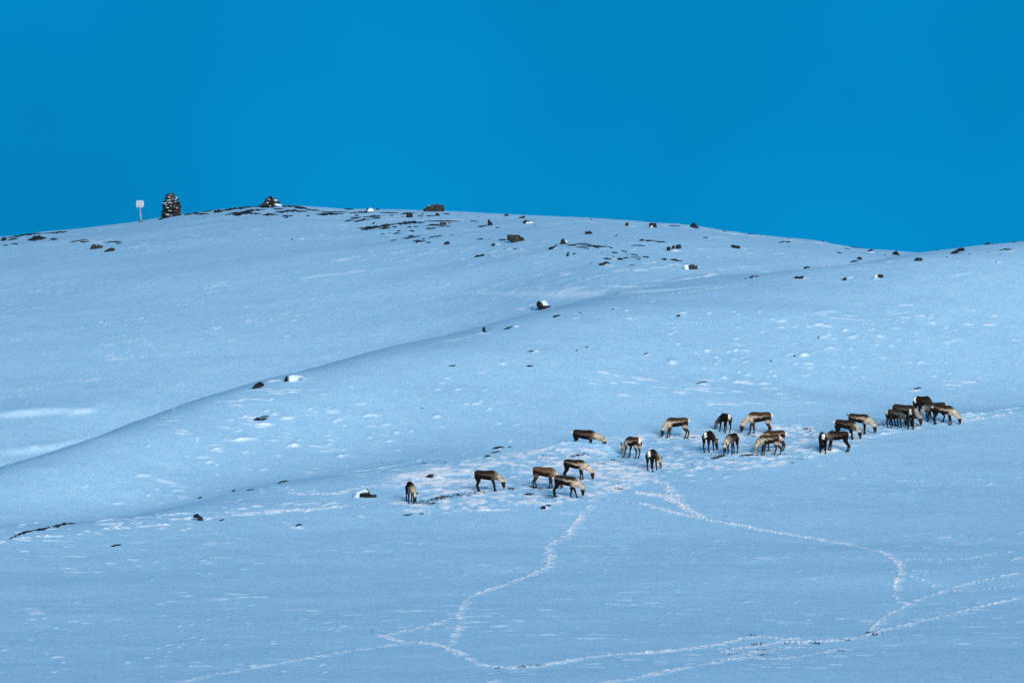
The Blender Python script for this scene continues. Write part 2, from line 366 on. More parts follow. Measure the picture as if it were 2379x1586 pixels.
LIPS = [('H', [(420, 335), (560, 318), (705, 300)], 7, .8), ('H', [(190, 572), (260, 568)], 5, .8), ('H', [(-40, 682), (55, 676)], 3, .6),
 ('H', [(915, 756), (970, 748), (1040, 752)], 4, .8), ('H', [(1040, 768), (1130, 792), (1225, 808)], 4, .7),
 ('H', [(1555, 516), (1640, 506), (1730, 500), (1770, 496)], 4, .8), ('H', [(1438, 574), (1530, 568)], 4.5, .8), ('H', [(1718, 412), (1800, 404), (1888, 402)], 5, .7),
 ('H', [(1900, 362), (2020, 358)], 4, .7), ('H', [(1390, 660), (1468, 658)], 4, .7), ('H', [(1955, 550), (2052, 543)], 5, .6), ('H', [(1835, 234), (1870, 225)], 3, .5),
 ('H', [(1460, 732), (1520, 760)], 3, .5), ('H', [(1320, 622), (1450, 628)], 2.5, .5), ('H', [(570, 822), (605, 820)], 3, .6), ('H', [(1180, 880), (1310, 905)], 3, .5),
 ('H', [(990, 888), (1030, 884)], 3.5, .5), ('H', [(760, 942), (850, 938)], 2.5, .5), ('H', [(2215, 305), (2330, 318)], 3, .5), ('H', [(2290, 368), (2352, 366)], 3.5, .6),
 ('I', [(1010, 432), (1080, 418), (1155, 424)], 5, .7), ('I', [(1560, 432), (1640, 430)], 4, .6), ('I', [(1068, 632), (1110, 648), (1165, 668)], 4, .7),
 ('I', [(420, 662), (525, 656)], 4, .7), ('I', [(800, 742), (880, 738)], 5, .6), ('I', [(-10, 620), (150, 606), (210, 604)], 4, .8), ('I', [(490, 848), (600, 865), (710, 878)], 3, .6),
 ('I', [(1255, 690), (1320, 696)], 3, .5), ('I', [(730, 395), (850, 398)], 3, .5), ('I', [(800, 456), (870, 452)], 3, .6), ('I', [(1600, 500), (1665, 520)], 3.5, .5),
 ('I', [(1250, 560), (1310, 556)], 4, .5), ('I', [(1050, 500), (1130, 505)], 2.5, .5),
 ('K', [(955, 138), (1060, 124), (1150, 132)], 3, .5), ('K', [(710, 190), (805, 188)], 3.5, .6), ('K', [(725, 230), (775, 228)], 3, .6), ('K', [(820, 228), (862, 225)], 3, .6),
 ('K', [(945, 212), (1020, 215), (1105, 232)], 6, .7), ('K', [(1050, 362), (1125, 370)], 4, .6), ('K', [(1370, 284), (1435, 294)], 4, .7), ('K', [(1145, 252), (1195, 248)], 4, .6),
 ('K', [(862, 416), (945, 412)], 7, .9), ('K', [(885, 466), (975, 472)], 4, .7), ('K', [(918, 498), (962, 494)], 3, .7), ('K', [(830, 468), (865, 466)], 3, .6), ('K', [(1205, 495), (1242, 492)], 4, .7),
 ('K', [(410, 590), (490, 592), (585, 606)], 6, .9), ('K', [(590, 602), (690, 598)], 4, .5), ('K', [(190, 602), (290, 608)], 4, .7), ('K', [(430, 384), (470, 378)], 5, .7),
 ('K', [(480, 378), (545, 388)], 5, .7), ('K', [(400, 330), (520, 352)], 3, .5), ('K', [(0, 464), (60, 468)], 4, .6), ('K', [(1540, 128), (1600, 132)], 4, .7), ('K', [(1590, 646), (1685, 646)], 3, .8),
 ('K', [(240, 382), (285, 386)], 3, .6), ('K', [(1340, 244), (1370, 242)], 4, .5), ('K', [(1180, 296), (1250, 294)], 3.5, .6), ('K', [(1000, 292), (1060, 296)], 3, .6), ('K', [(900, 202), (930, 204)], 4, .7),
 ('K', [(415, 436), (460, 438)], 3, .6), ('K', [(1860, 320), (1950, 312)], 2.5, .5), ('K', [(1570, 462), (1615, 460)], 2.5, .5),
 ('O', [(1540, 655), (1655, 641), (1690, 648)], 5, .9), ('O', [(1380, 664), (1480, 668), (1575, 660)], 6, .55), ('O', [(1180, 668), (1300, 672), (1400, 666)], 4, .3),
 ('J', [(800, 240), (900, 252), (1050, 250), (1200, 244)], 4, .95), ('J', [(1555, 545), (1665, 578)], 4, .55), ('J', [(1590, 580), (1665, 606)], 3.5, .5), ('J', [(1705, 735), (1765, 780)], 3.5, .6),
 ('J', [(1780, 180), (1815, 186)], 6, .8), ('J', [(600, 590), (720, 600)], 2, .3), ('J', [(690, 815), (740, 830)], 3, .4), ('J', [(1590, 665), (1615, 672)], 3, .5),
 ('L', [(1065, 214), (1125, 244)], 3.5, .5), ('L', [(1150, 345), (1175, 372)], 4, .6), ('L', [(1410, 40), (1465, 80)], 4, .4), ('L', [(2115, 206), (2165, 194)], 4, .7), ('L', [(2050, 170), (2090, 172)], 3.5, .6),
 ('L', [(2265, 76), (2330, 58)], 3, .6), ('L', [(985, 1048), (1035, 1040)], 4, .6), ('L', [(2145, 944), (2215, 936)], 4, .7), ('L', [(1285, 110), (1305, 135)], 4, .5), ('L', [(760, 326), (795, 334)], 3.5, .5),
 ('L', [(560, 112), (650, 100)], 4, .8), ('L', [(215, 148), (330, 142)], 3, .8), ('L', [(470, 160), (540, 148)], 3, .8), ('L', [(380, 168), (420, 162)], 2.5, .7), ('L', [(270, 182), (320, 178)], 2.5, .7), ('L', [(990, 780), (1065, 792)], 3, .4),
 ('L', [(975, 300), (1040, 312)], 2.5, .4), ('L', [(1860, 218), (1905, 214)], 2.5, .5), ('L', [(2100, 550), (2175, 530)], 2.5, .4), ('L', [(590, 940), (690, 915)], 2, .4), ('L', [(920, 936), (940, 938)], 2.5, .5), ('L', [(1060, 898), (1090, 896)], 2.5, .5),
 ('M', [(300, 856), (395, 850)], 3.5, .8), ('M', [(590, 774), (622, 784)], 4.5, .7), ('M', [(1068, 790), (1098, 792)], 5, .7), ('M', [(862, 856), (920, 856)], 5, .8), ('M', [(745, 886), (800, 886)], 4.5, .8),
 ('M', [(320, 676), (355, 676)], 4, .6), ('M', [(203, 694), (235, 690)], 3, .7), ('M', [(950, 600), (1015, 602)], 2.5, .6), ('M', [(905, 386), (935, 384)], 2.5, .8), ('M', [(0, 812), (50, 808)], 4, .6),
 ('M', [(300, 944), (355, 940)], 4, .6), ('M', [(1488, 650), (1540, 646)], 3, .6), ('M', [(1085, 696), (1112, 692)], 4, .6), ('M', [(265, 830), (300, 832)], 4, .6), ('M', [(360, 884), (405, 886)], 3.5, .6), ('M', [(950, 905), (1000, 915)], 3, .5),
 ('M', [(940, 796), (975, 800)], 3.5, .5), ('M', [(1150, 662), (1172, 650)], 4, .5), ('M', [(1360, 610), (1400, 604)], 2.5, .4), ('M', [(0, 945), (20, 942)], 4, .6), ('M', [(405, 690), (430, 694)], 3.5, .5), ('M', [(1160, 732), (1185, 730)], 3, .5),
 ('M', [(170, 748), (205, 746)], 3.5, .5), ('M', [(640, 622), (665, 624)], 2.5, .5), ('M', [(1640, 756), (1660, 760)], 3, .4),
 ('A', [(1320, 660), (1370, 656)], 2.5, .4), ('A', [(690, 585), (770, 575)], 3, .6), ('A', [(1790, 350), (1900, 346)], 1.5, .4),
 ('B', [(640, 740), (720, 728)], 2.5, .8), ('B', [(1420, 690), (1500, 680)], 4, .6), ('B', [(1110, 740), (1230, 730)], 5, .9), ('B', [(570, 680), (640, 672)], 3, .5), ('B', [(360, 795), (430, 793)], 2, .7), ('B', [(1690, 680), (1790, 682)], 2.5, .5),
 ('C', [(1480, 462), (1580, 478), (1690, 520)], 5, .9), ('C', [(530, 560), (700, 580)], 3, .5), ('C', [(1920, 845), (2010, 865), (2100, 880)], 8, .85), ('C', [(2060, 690), (2110, 696)], 5, .8), ('C', [(2160, 645), (2230, 640)], 4, .8),
 ('D', [(620, 640), (700, 650)], 5, .8), ('D', [(1700, 845), (1800, 860), (1930, 885)], 7, .8), ('D', [(690, 540), (780, 545)], 7, .7), ('D', [(1040, 640), (1170, 630)], 5, .8), ('D', [(1620, 835), (1680, 852)], 4, .6), ('D', [(1710, 372), (1820, 392)], 3, .7), ('D', [(300, 575), (350, 590)], 5, .8),
 ('E', [(1890, 505), (1990, 525)], 4, .9), ('E', [(920, 545), (1080, 550)], 6, .8), ('E', [(1090, 590), (1180, 605)], 3, .5), ('E', [(1160, 795), (1290, 800)], 3, .8), ('E', [(1900, 388), (1980, 392)], 2, .6), ('E', [(360, 215), (480, 218)], 4, .7),
 ('F', [(400, 440), (490, 436)], 5, .9), ('F', [(810, 436), (865, 432)], 6, .9), ('F', [(1040, 440), (1100, 442)], 5, .9), ('F', [(1000, 212), (1060, 214)], 4, .8), ('F', [(820, 182), (860, 182)], 3, .8), ('F', [(600, 120), (660, 124)], 5, .7), ('F', [(1250, 220), (1300, 215)], 4, .7), ('F', [(2200, 200), (2280, 196)], 4, .8), ('F', [(2120, 298), (2150, 294)], 3, .7),
 ('F', [(340, 444), (410, 442)], 4, .7), ('F', [(1140, 296), (1220, 290)], 3, .5), ('F', [(1700, 420), (1900, 390)], 1.5, .3),
 ('G', [(640, 190), (800, 205)], 4, .8), ('G', [(640, 335), (695, 330)], 5, .9), ('G', [(1380, 178), (1480, 190)], 3, .8), ('G', [(790, 528), (850, 528)], 4, .7), ('G', [(1670, 552), (1715, 554)], 4, .9), ('G', [(1610, 668), (1660, 668)], 2.5, .7), ('G', [(1700, 150), (1760, 120)], 3, .6), ('G', [(1850, 610), (1930, 620)], 4, .6),
 ('G', [(40, 450), (180, 438), (340, 405)], 1.5, .8), ('G', [(340, 385), (480, 385)], 4, .7), ('G', [(1100, 270), (1170, 260)], 2.5, .5), ('G', [(1500, 215), (1550, 205)], 4, .5), ('G', [(1960, 250), (2010, 245)], 2, .7), ('G', [(2130, 525), (2190, 518)], 4, .6),
 ('I', [(640, 868), (560, 882)], 2.5, .6), ('I', [(390, 932), (460, 930)], 4, .9), ('I', [(395, 985), (450, 982)], 4, .8), ('I', [(190, 985), (255, 1035)], 7, .6), ('I', [(740, 892), (900, 864), (1050, 850), (1180, 828), (1420, 790)], 3.5, .8),
 ('I', [(430, 240), (480, 236)], 3, .6), ('I', [(285, 285), (320, 300)], 3, .5), ('I', [(1560, 905), (1660, 915)], 5, .9), ('I', [(940, 335), (1060, 328)], 2.5, .4), ('I', [(240, 165), (420, 140)], 5, .9),
 ('H', [(1255, 1050), (1330, 1040)], 6, .9), ('H', [(1390, 1055), (1450, 1040)], 6, .9), ('H', [(1960, 1098), (2090, 1112)], 4, .8), ('H', [(650, 1068), (760, 1048), (870, 1040)], 5, .9), ('H', [(110, 1092), (190, 1082)], 4, .9), ('H', [(220, 1074), (270, 1070)], 3, .7),
 ('R', [(430, 262), (510, 270)], 6, .9), ('R', [(900, 96), (960, 88)], 4, .8), ('R', [(970, 18), (1040, 12)], 3, .9), ('R', [(1380, 556), (1490, 552)], 4, .9), ('W', [(880, 770), (1160, 750), (1500, 700)], 3, .7), ('W', [(400, 1000), (560, 975)], 9, .9), ('W', [(640, 930), (790, 905)], 4, .7), ('W', [(0, 1080), (220, 1055)], 7, .8),
]
for pts_, th_, lo_s, sf in [([(960, 674), (1150, 682), (1350, 686), (1560, 674), (1760, 648)], 9, .40, 9),
                           ([(-100, 975), (80, 962), (250, 950)], 12, .3, 4), ([(-100, 1052), (100, 1046), (260, 1000)], 9, .15, 6)]:
    snow_lip(pts_, th_, lo_s, sf)  # broad glow bands: steeper ground, with the brightness also put into the colour
for w, pts, th, lo in LIPS:
    snow_lip([zc(w, *p) for p in pts], th * .88, lo * .82)
# scattered small wind lips in the fields where the photograph is streaky
def scatter_lips(n, poly_u, vfun, th=(1.5, 3.2), lo=(.2, .55), ln=(7, 26)):
    for _ in range(n):
        u = random.uniform(*poly_u); v = vfun(u); l = random.uniform(*ln)
        tl = random.uniform(-0.3, 0.25) * l
        snow_lip([(u, v), (u + l, v + tl)], random.uniform(*th), random.uniform(*lo))
scatter_lips(70, (300, 1200), lambda u: random.uniform(float(vC(u)) + 60, float(vB(u)) - 5))
scatter_lips(70, (1550, 2200), lambda u: random.uniform(720, 880))
scatter_lips(50, (0, 900), lambda u: random.uniform(1400, 1580), (1.5, 3))
scatter_lips(60, (1500, 2370), lambda u: random.uniform(1080, 1560), (1, 2.2), (.1, .35))
scatter_lips(60, (900, 1600), lambda u: random.uniform(1230, 1500), (1, 2), (.1, .3))
scatter_lips(40, (60, 900), lambda u: random.uniform(float(vB(u)) + 15, float(vA(u))), (1.5, 3), (.4, .8))
scatter_lips(50, (0, 1100), lambda u: random.uniform(600, float(vC(u)) - 20), (1, 2), (.1, .3))
scatter_lips(60, (900, 2100), lambda u: random.uniform(560, float(vC(u)) - 10), (1, 2.2), (.2, .5))

# trampled shelf where the herd digs
UU, VV = UG, np.minimum.accumulate(vof(YG, ZG), axis=0)
up = np.interp(UCOL, [850, 950, 1200, 1400, 1600, 1800, 2000, 2300, 2379], [1110, 1095, 1045, 1018, 1000, 985, 975, 955, 950])
lo_ = np.interp(UCOL, [850, 950, 1100, 1300, 1420, 1560, 1800, 1900, 2060, 2300], [1140, 1195, 1190, 1172, 1150, 1102, 1085, 1062, 1006, 980])
tr = sstep((VV - up + 6) / 14) * sstep((lo_ - VV + 4) / 12) * sstep((UG - 850) / 120) * sstep((2290 - UG) / 160) * (YG < 660)
blob = fbm(XG / 0.5, YG / 1.0, 71, 4); blob2 = fbm(XG / 5, YG / 7, 75, 2)
ZG += tr * (0.065 * blob + 0.03 * fbm(XG / 0.22, YG / 0.4, 91, 2))
LOOSE_LIT = np.maximum(LOOSE_LIT, tr * np.clip(0.36 + 2.2 * blob + 0.9 * blob2, 0, 0.9))

# tracks of single hoof prints
def stamp(u, v, r, depth, lo):
    i = int(np.searchsorted(UCOL, u)); rng = int(r * FPX / 580 / 2.4) + 3
    i0, i1 = max(i - rng, 0), min(i + rng + 1, NC)
    if i0 >= i1 or i >= NC: return
    vc = vof(YG[:, i], ZG[:, i]); vm = np.minimum.accumulate(vc)
    if not (vm <= v).any(): return
    k = int(np.argmax(vm <= v)); Y0 = YG[k, i]; X0 = XYof(u, Y0, ZG[k, i])
    k0, k1 = max(k - 26, 0), min(k + 27, NR)
    s = (slice(k0, k1), slice(i0, i1))
    q = np.sqrt(((XG[s] - X0) / r) ** 2 + ((YG[s] - Y0) / (r * 1.5)) ** 2)
    ZG[s] += -depth * np.exp(-(q / 0.55) ** 2) + depth * 0.75 * np.exp(-((q - 1.05) / 0.35) ** 2)
    LOOSE_LIT[s] = np.maximum(LOOSE_LIT[s], lo * np.exp(-(q / 1.25) ** 4))

def track(w, pts, width=1.0, dens=1.0, lo=0.9, r=0.165, gap=0.0, spacing=7.5):
    P = [zc(w, *p) for p in pts]
    seg = 0
    for (a, b), (c, d) in zip(P[:-1], P[1:]):
        L = math.hypot(c - a, (d - b) * 2.2); n = max(1, int(L / spacing * dens * .8 + random.random()))
        for k in range(n):
            if random.random() < gap + .12: continue
            t = (k + random.random() * 0.7) / n
            u = a + (c - a) * t + random.gauss(0, 1.7 * width); v = b + (d - b) * t + random.gauss(0, .8 * width)
            stamp(u, v, r * random.uniform(.5, 1.15), random.uniform(.025, .055), lo * random.uniform(.7, 1.1))

track('J', [(1930, 50), (1850, 90), (1750, 130), (1690, 210), (1635, 285)], 2.2, 1.3, .5)
track('J', [(1635, 285), (1575, 345), (1540, 420), (1440, 465), (1390, 500)], 1.6, 1.9, .85)
track('J', [(1390, 500), (1400, 560), (1420, 600), (1380, 640)], 3.0, 3.2, .85)
track('J', [(1380, 640), (1290, 690), (1180, 730), (1060, 770), (940, 810), (860, 850)], .9, 1.6, .95)
track('J', [(860, 850), (820, 900), (785, 950), (800, 1010), (790, 1060), (745, 1110), (740, 1165)], 1.4, 1.7, .95)
track('J', [(740, 985), (640, 1020), (550, 1045), (470, 1065), (380, 1080), (310, 1100), (275, 1120)], .5, 1.2, .85, .17, .25)
track('J', [(230, 1098), (350, 1135), (420, 1148), (500, 1152), (600, 1158), (700, 1190), (780, 1215), (830, 1250), (880, 1285), (960, 1310), (1050, 1325), (1150, 1327), (1290, 1320)], 1.3, 2.0, .95)
track('J', [(700, 1180), (790, 1230), (850, 1255)], 2.0, 2.0, .9)
track('J', [(1290, 1320), (1400, 1300), (1500, 1280), (1600, 1265), (1740, 1245), (1900, 1230), (2100, 1215), (2352, 1200)], .45, 2.6, .9, .17)
track('L', [(0, 1248), (200, 1225), (400, 1205), (520, 1180), (640, 1150), (760, 1150), (900, 1165), (960, 1150)], .6, 2.4, .9, .17)
track('J', [(1120, 1350), (1300, 1345)], 1.2, 1.5, .5)
track('J', [(-10, 1220), (130, 1200), (230, 1185), (320, 1170), (420, 1160)], .4, 1.2, .85, .16, .3)
track('M', [(2300, 795), (2100, 820), (1900, 855), (1700, 890), (1560, 915), (1450, 940), (1300, 955), (1150, 995), (1060, 1005)], .5, 1.3, .85, .17, .25)
track('L', [(-60, 250), (0, 255), (100, 270), (180, 300), (240, 340), (300, 375), (360, 410)], 1.6, 2.6, .9)
track('L', [(380, 420), (430, 432), (520, 445), (620, 460), (720, 485), (800, 495), (860, 510), (940, 520), (1040, 535)], 1.0, 2.3, 1.0)
track('L', [(1060, 540), (1120, 550), (1200, 565), (1300, 580), (1400, 605), (1480, 625), (1540, 660), (1570, 690), (1590, 745)], 1.1, 1.7, .9)
track('L', [(1590, 745), (1570, 800), (1550, 840), (1560, 900), (1590, 930), (1640, 945)], 1.6, 1.6, .9)
track('L', [(1560, 690), (1600, 760), (1560, 800)], 3.0, 1.5, .5)
track('L', [(40, 180), (100, 200), (150, 230), (160, 280)], 2.5, 2.2, .8)
track('L', [(-30, 318), (80, 350), (170, 375), (260, 395), (350, 412)], 1.0, 1.7, .85)
track('J', [(1990, 125), (2100, 140), (2200, 165), (2290, 215), (2352, 250)], 1.4, 2.2, .9)
track('J', [(1880, 190), (2010, 202), (2130, 230), (2230, 260), (2310, 280)], 1.2, 1.5, .85)
track('J', [(2180, 60), (2250, 120), (2300, 190)], 2.6, 1.8, .7)
track('L', [(1620, 762), (1720, 800), (1800, 830), (1840, 855)], .9, .7, .7, .17, .25)
track('L', [(1860, 865), (1760, 900), (1650, 940), (1600, 975), (1520, 1010), (1430, 1080), (1400, 1120)], 1.0, 1.7, .8)
track('L', [(1860, 865), (1960, 832), (2050, 810), (2140, 790), (2250, 768), (2380, 735)], .5, 1.1, .8, .17, .2)
track('L', [(1900, 860), (2010, 866), (2080, 855), (2240, 845), (2320, 828)], .8, .5, .6)
track('L', [(1620, 668), (1740, 665), (1800, 676), (1900, 665), (2000, 666), (2090, 650), (2170, 632), (2290, 622)], .6, .9, .7, .17, .2)
track('L', [(2290, 680), (2350, 655)], 2.5, 1.4, .7)
track('L', [(1500, 1105), (1620, 1075), (1740, 1045), (1880, 1015), (2000, 980), (2100, 958), (2200, 935), (2330, 905)], .35, 1.9, .85, .16, .1)
track('L', [(540, 1225), (700, 1205), (860, 1185), (1000, 1175), (1150, 1172), (1250, 1165), (1370, 1145), (1450, 1120), (1500, 1105)], 1.8, 2.4, .9)
track('L', [(450, 1215), (560, 1260), (700, 1240), (850, 1220), (1000, 1200)], 3.5, 2.0, .8)
track('L', [(-10, 1390), (100, 1365), (200, 1345), (300, 1330)], .7, 1.6, .9)
track('L', [(340, 1322), (430, 1308), (500, 1295), (600, 1280), (640, 1262), (720, 1285), (850, 1285), (960, 1270), (1100, 1245), (1200, 1222)], .9, 2.0, .85)
track('J', [(1740, 1425), (1900, 1412), (2100, 1375), (2352, 1325)], .5, 1.6, .8, .17, .1)
track('J', [(1000, 1425), (1070, 1405)], .4, 1.5, .6)
track('I', [(0, 1205), (150, 1180), (320, 1165), (520, 1155), (700, 1148), (860, 1130)], .6, 0.83, .8, .2, .15)
track('I', [(60, 1150), (250, 1112), (450, 1110), (640, 1110), (850, 1100)], .7, 0.88, .85, .2, .1)
track('I', [(420, 1030), (600, 1036), (820, 1030), (900, 1005), (1100, 970), (1300, 950)], .8, 0.77, .8, .2, .1)
track('H', [(590, 1130), (740, 1112), (900, 1102), (1050, 1090), (1160, 1082)], .5, 0.88, .9)
track('H', [(-20, 1205), (180, 1172), (300, 1160), (410, 1150)], .4, 0.66, .8, .18, .1)
track('H', [(1160, 1050), (1450, 1030), (1700, 1018), (1900, 1000), (2200, 970), (2352, 960)], .7, 0.77, .75)
track('H', [(640, 1065), (900, 1040), (1200, 1010), (1500, 1000), (1640, 1000)], .8, 0.66, .6)
track('W', [(2100, 510), (2200, 490), (2352, 465)], 1.0, 1.6, .8)
track('W', [(2060, 610), (2200, 585), (2400, 555), (2600, 520), (2900, 470)], 1.4, 1.8, .8)
track('W', [(2200, 530), (2600, 450), (3000, 390)], 1.2, 1.2, .6)
track('S', [(1640, 1080), (1800, 1100), (1950, 1120), (2100, 1150), (2200, 1200), (2330, 1260)], 1.6, 2.0, .85)
track('G', [(1850, 80), (2000, 62), (2150, 45), (2340, 15), (2500, -10)], 1.0, 1.2, .6)
track('F', [(340, 360), (520, 345), (700, 320), (830, 305)], 1.6, 1.6, .6)

# hollow the half-hidden animal stands in
def bank(u, v, H, wx_):
    X0, Y0, Z0 = hit(u, v)
    sY = YG - Y0 - 0.25 * np.sin(XG * 2.3)
    pr = np.where(sY < 0, np.exp(np.minimum(sY, 0) / 2.6), sstep(1 - sY / .55))
    ZG[:] = ZG + H * pr * np.exp(-np.abs((XG - X0) / wx_) ** 4)
    return X0, Y0
BX, BY = bank(1360, 1047, 0.50, 2.1)

# build the mesh: near apron + grid
yn = np.array([-400, -200, -60, 0, 60, 120, 180, 240, 300, 350, 385, 420, 445, 462, 475, 483])
Zb = float(490 * e_of_v(1600.0)); pw = 0.163 * 490 / (Zb + 1.7)
apr = []
for y in yn:
    x = XG[0] * 1.0 + (0 if y > 300 else 0)
    wide = 1 + 3.0 * sstep((490 - y) / 460.0)
    base = -1.7 + (Zb + 1.7) * (max(y, 0) / 490) ** pw
    ed = ZG[0] - Zb
    apr.append((XG[0] * wide, np.full(NC, float(y)), base + ed * sstep((y - 390) / 100.0)))
XA = np.array([a[0] for a in apr]); YA_ = np.array([a[1] for a in apr]); ZA = np.array([a[2] for a in apr])
XF = np.vstack([XA, XG]); YF = np.vstack([YA_, YG]); ZF = np.vstack([ZA, ZG]); LF_ = np.vstack([np.zeros_like(XA), LOOSE_LIT])
nr, nc = XF.shape
co = np.stack([XF, YF, ZF], -1).reshape(-1, 3).astype(np.float32)
idx = np.arange(nr * nc).reshape(nr, nc)
quads = np.stack([idx[:-1, :-1], idx[:-1, 1:], idx[1:, 1:], idx[1:, :-1]], -1).reshape(-1, 4)
me = bpy.data.meshes.new("snow_hill")
me.vertices.add(len(co)); me.vertices.foreach_set('co', co.ravel())
me.loops.add(quads.size); me.loops.foreach_set('vertex_index', quads.ravel().astype(np.int32))
me.polygons.add(len(quads)); me.polygons.foreach_set('loop_start', np.arange(0, quads.size, 4, dtype=np.int32))
me.update(calc_edges=True)
me.polygons.foreach_set('use_smooth', np.ones(len(quads), bool))
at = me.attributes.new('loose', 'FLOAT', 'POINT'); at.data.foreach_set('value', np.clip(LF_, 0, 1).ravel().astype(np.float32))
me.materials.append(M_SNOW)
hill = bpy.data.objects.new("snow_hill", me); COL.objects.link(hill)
setp(hill, "wind-packed snow slopes of the bare hill with trampled shelf and hoof tracks", kind='structure')

# ------------------------------------------------------------------ rocks
def refine(P, it=1, j=0.08):
    for _ in range(it):
        Q = []; n = len(P)
        for k in range(n):
            a, b = P[k], P[(k + 1) % n]; L = math.hypot(b[0] - a[0], b[1] - a[1])
            Q.append(a); Q.append(((a[0] + b[0]) / 2 + random.gauss(0, j * L), (a[1] + b[1]) / 2 + random.gauss(0, j * L)))
        P = Q
    return P

def rock_solid(name, P, mat, parent=None, depth=None, Yref=None, dy=0.0, refn=1, sink=0.25, gz=None):
    """solid boulder: outline P in photograph pixels, given its real distance, size and thickness"""
    us = [p[0] for p in P]; vs_ = [p[1] for p in P]
    uc = (min(us) + max(us)) / 2; vb = max(vs_)
    if Yref is None:
        X0, Y0, Z0 = hit(uc, vb - 0.5)
    else: Y0 = Yref
    wpx = max(us) - min(us); hpx = max(vs_) - min(vs_)
    D = depth if depth else max(0.5 * wpx, 0.7 * hpx) * Y0 / FPX * 0.55
    Y0 = Y0 + dy + (D * 0.5 if Yref is None else 0)
    Q = refine(P, refn)
    # lower edge pushed into the ground
    def W(u, v):
        e = float(e_of_v(v)); Z = Y0 * e; return XYof(u, Y0, Z), Z
    pts = [W(*q) for q in Q]
    cx = sum(p[0] for p in pts) / len(pts); cz = sum(p[1] for p in pts) / len(pts)
    zb = min(p[1] for p in pts)
    pts = [(x, z - (sink * max(0, 1 - (z - zb) / 0.15) if sink else 0)) for x, z in pts]
    n = len(pts); V = []; F = []
    rings = [(-1.0, .45), (-.75, .82), (-.1, 1.0), (.6, .8), (1.0, .4)]
    for yy, s in rings:
        for (x, z) in pts:
            jx = random.gauss(0, .03) * D; jy = random.gauss(0, .10) * D
            if abs(s - 1) < 1e-6: jx = 0
            V.append((cx + (x - cx) * s + jx, Y0 + yy * D + jy, cz + (z - cz) * (s if z > cz else 0.5 + s * .5)))
    for r in range(len(rings) - 1):
        for k in range(n):
            a = r * n + k; b = r * n + (k + 1) % n; F.append((a, b, b + n, a + n))
    V.append((cx, Y0 - D * 1.05, cz)); V.append((cx, Y0 + D * 1.05, cz)); c0, c1 = len(V) - 2, len(V) - 1
    for k in range(n):
        F.append((c0, (k + 1) % n, k)); o = (len(rings) - 1) * n; F.append((c1, o + k, o + (k + 1) % n))
    ctr = Vector((cx, Y0, zb))
    loc = ctr if parent is None else ctr
    V = [(v[0] - ctr.x, v[1] - ctr.y, v[2] - ctr.z) for v in V]
    o = mkmesh(name, V, F, mat)
    bm_fix(o)
    if parent:
        o.parent = parent; o.location = ctr - parent.location
    else: o.location = ctr
    return o

import bmesh
def bm_fix(o):
    bm = bmesh.new(); bm.from_mesh(o.data); bmesh.ops.recalc_face_normals(bm, faces=bm.faces); bm.to_mesh(o.data); bm.free()

def ribbon(name, w, pts, mat, lift=0.035, thick=0.25, parent=None, ws=None, jit=0.4, ctr=None):
    """strip of bare ground or rock ledge lying on the slope; pts (x, y, width) in a measured window"""
    a, b, s = ZW[w]
    P = [(a + p[0] / s, b + p[1] / s, p[2] / s) for p in pts]
    # resample
    R = []
    for k in range(len(P) - 1):
        L = abs(P[k + 1][0] - P[k][0]) + abs(P[k + 1][1] - P[k][1]); n = max(2, int(L / 1.6))
        for i in range(n): t = i / n; R.append(tuple(P[k][j] * (1 - t) + P[k + 1][j] * t for j in range(3)))
    R.append(P[-1])
    sd = random.random() * 99
    V = []; n = len(R)
    for k, (u, v, wd) in enumerate(R):
        tp = 1.0 if 0 < k < n - 1 else 0.3
        j1 = float(vnoise(np.array([u / 5.0]), np.array([sd]))[0]); j2 = float(vnoise(np.array([u / 4.0]), np.array([sd + 7]))[0])
        fr = k / (n - 1); h = max(wd * .85, .9) / 2 * tp * (0.25 + 0.95 * min(1, math.sin(PI * min(max(fr, .02), .98)) * 1.25)); v = v + wd * .22 * float(vnoise(np.array([u / 7.0]), np.array([sd + 3]))[0])
        top = v - h * (1 + jit * j1 * 2.3); bot = v + h * (1 + jit * j2 * 2.3)
        for q, (vv_, lf) in enumerate(((bot, -thick), (bot, lift * .5), ((top + bot) / 2, lift * (1 + .4 * j1)), (top, lift), (top - .2, -thick))):
            X, Y, Z = hit(u, vv_); V.append((X, Y, Z + lf))
    C = Vector(V[(n // 2) * 5 + 2]) if ctr is None else ctr
    V = [(x - C.x, y - C.y, z - C.z) for x, y, z in V]
    F = []
    for k in range(n - 1):
        for q in range(4): i = k * 5 + q; F.append((i, i + 5, i + 6, i + 1))
    F.append((0, 1, 2, 3, 4)); o_ = (n - 1) * 5; F.append((o_ + 4, o_ + 3, o_ + 2, o_ + 1, o_))
    o = mkmesh(name, V, F, mat); bm_fix(o)
    if parent: o.parent = parent; o.location = C - parent.location
    else: o.location = C
    return o

def poly(w, pts): return [zc(w, *p) for p in pts]

def boulder(w, pts, label, cat='boulder', mat=None, cap=None, name='boulder', group=None, extra=None, **kw):
    P = poly(w, pts)
    mat = mat or M_ROCK
    if cap is None and extra is None:
        o = rock_solid(name, P, mat, **kw); setp(o, label, cat, group); return o
    uc = sum(p[0] for p in P) / len(P); vb = max(p[1] for p in P)
    X, Y, Z = hit(uc, vb)
    root = empty(name, (X, Y, Z)); setp(root, label, cat, group)
    rock_solid('stone_face', P, mat, parent=root, Yref=Y + 0.15, **kw)
    for e in (extra or []): rock_solid('stone_face', poly(w, e), mat, parent=root, Yref=Y + 0.12)
    for c in (cap or []):
        rock_solid('snow_cap', poly(w, c), M_CAP, parent=root, Yref=Y + 0.22, refn=1)
    return root

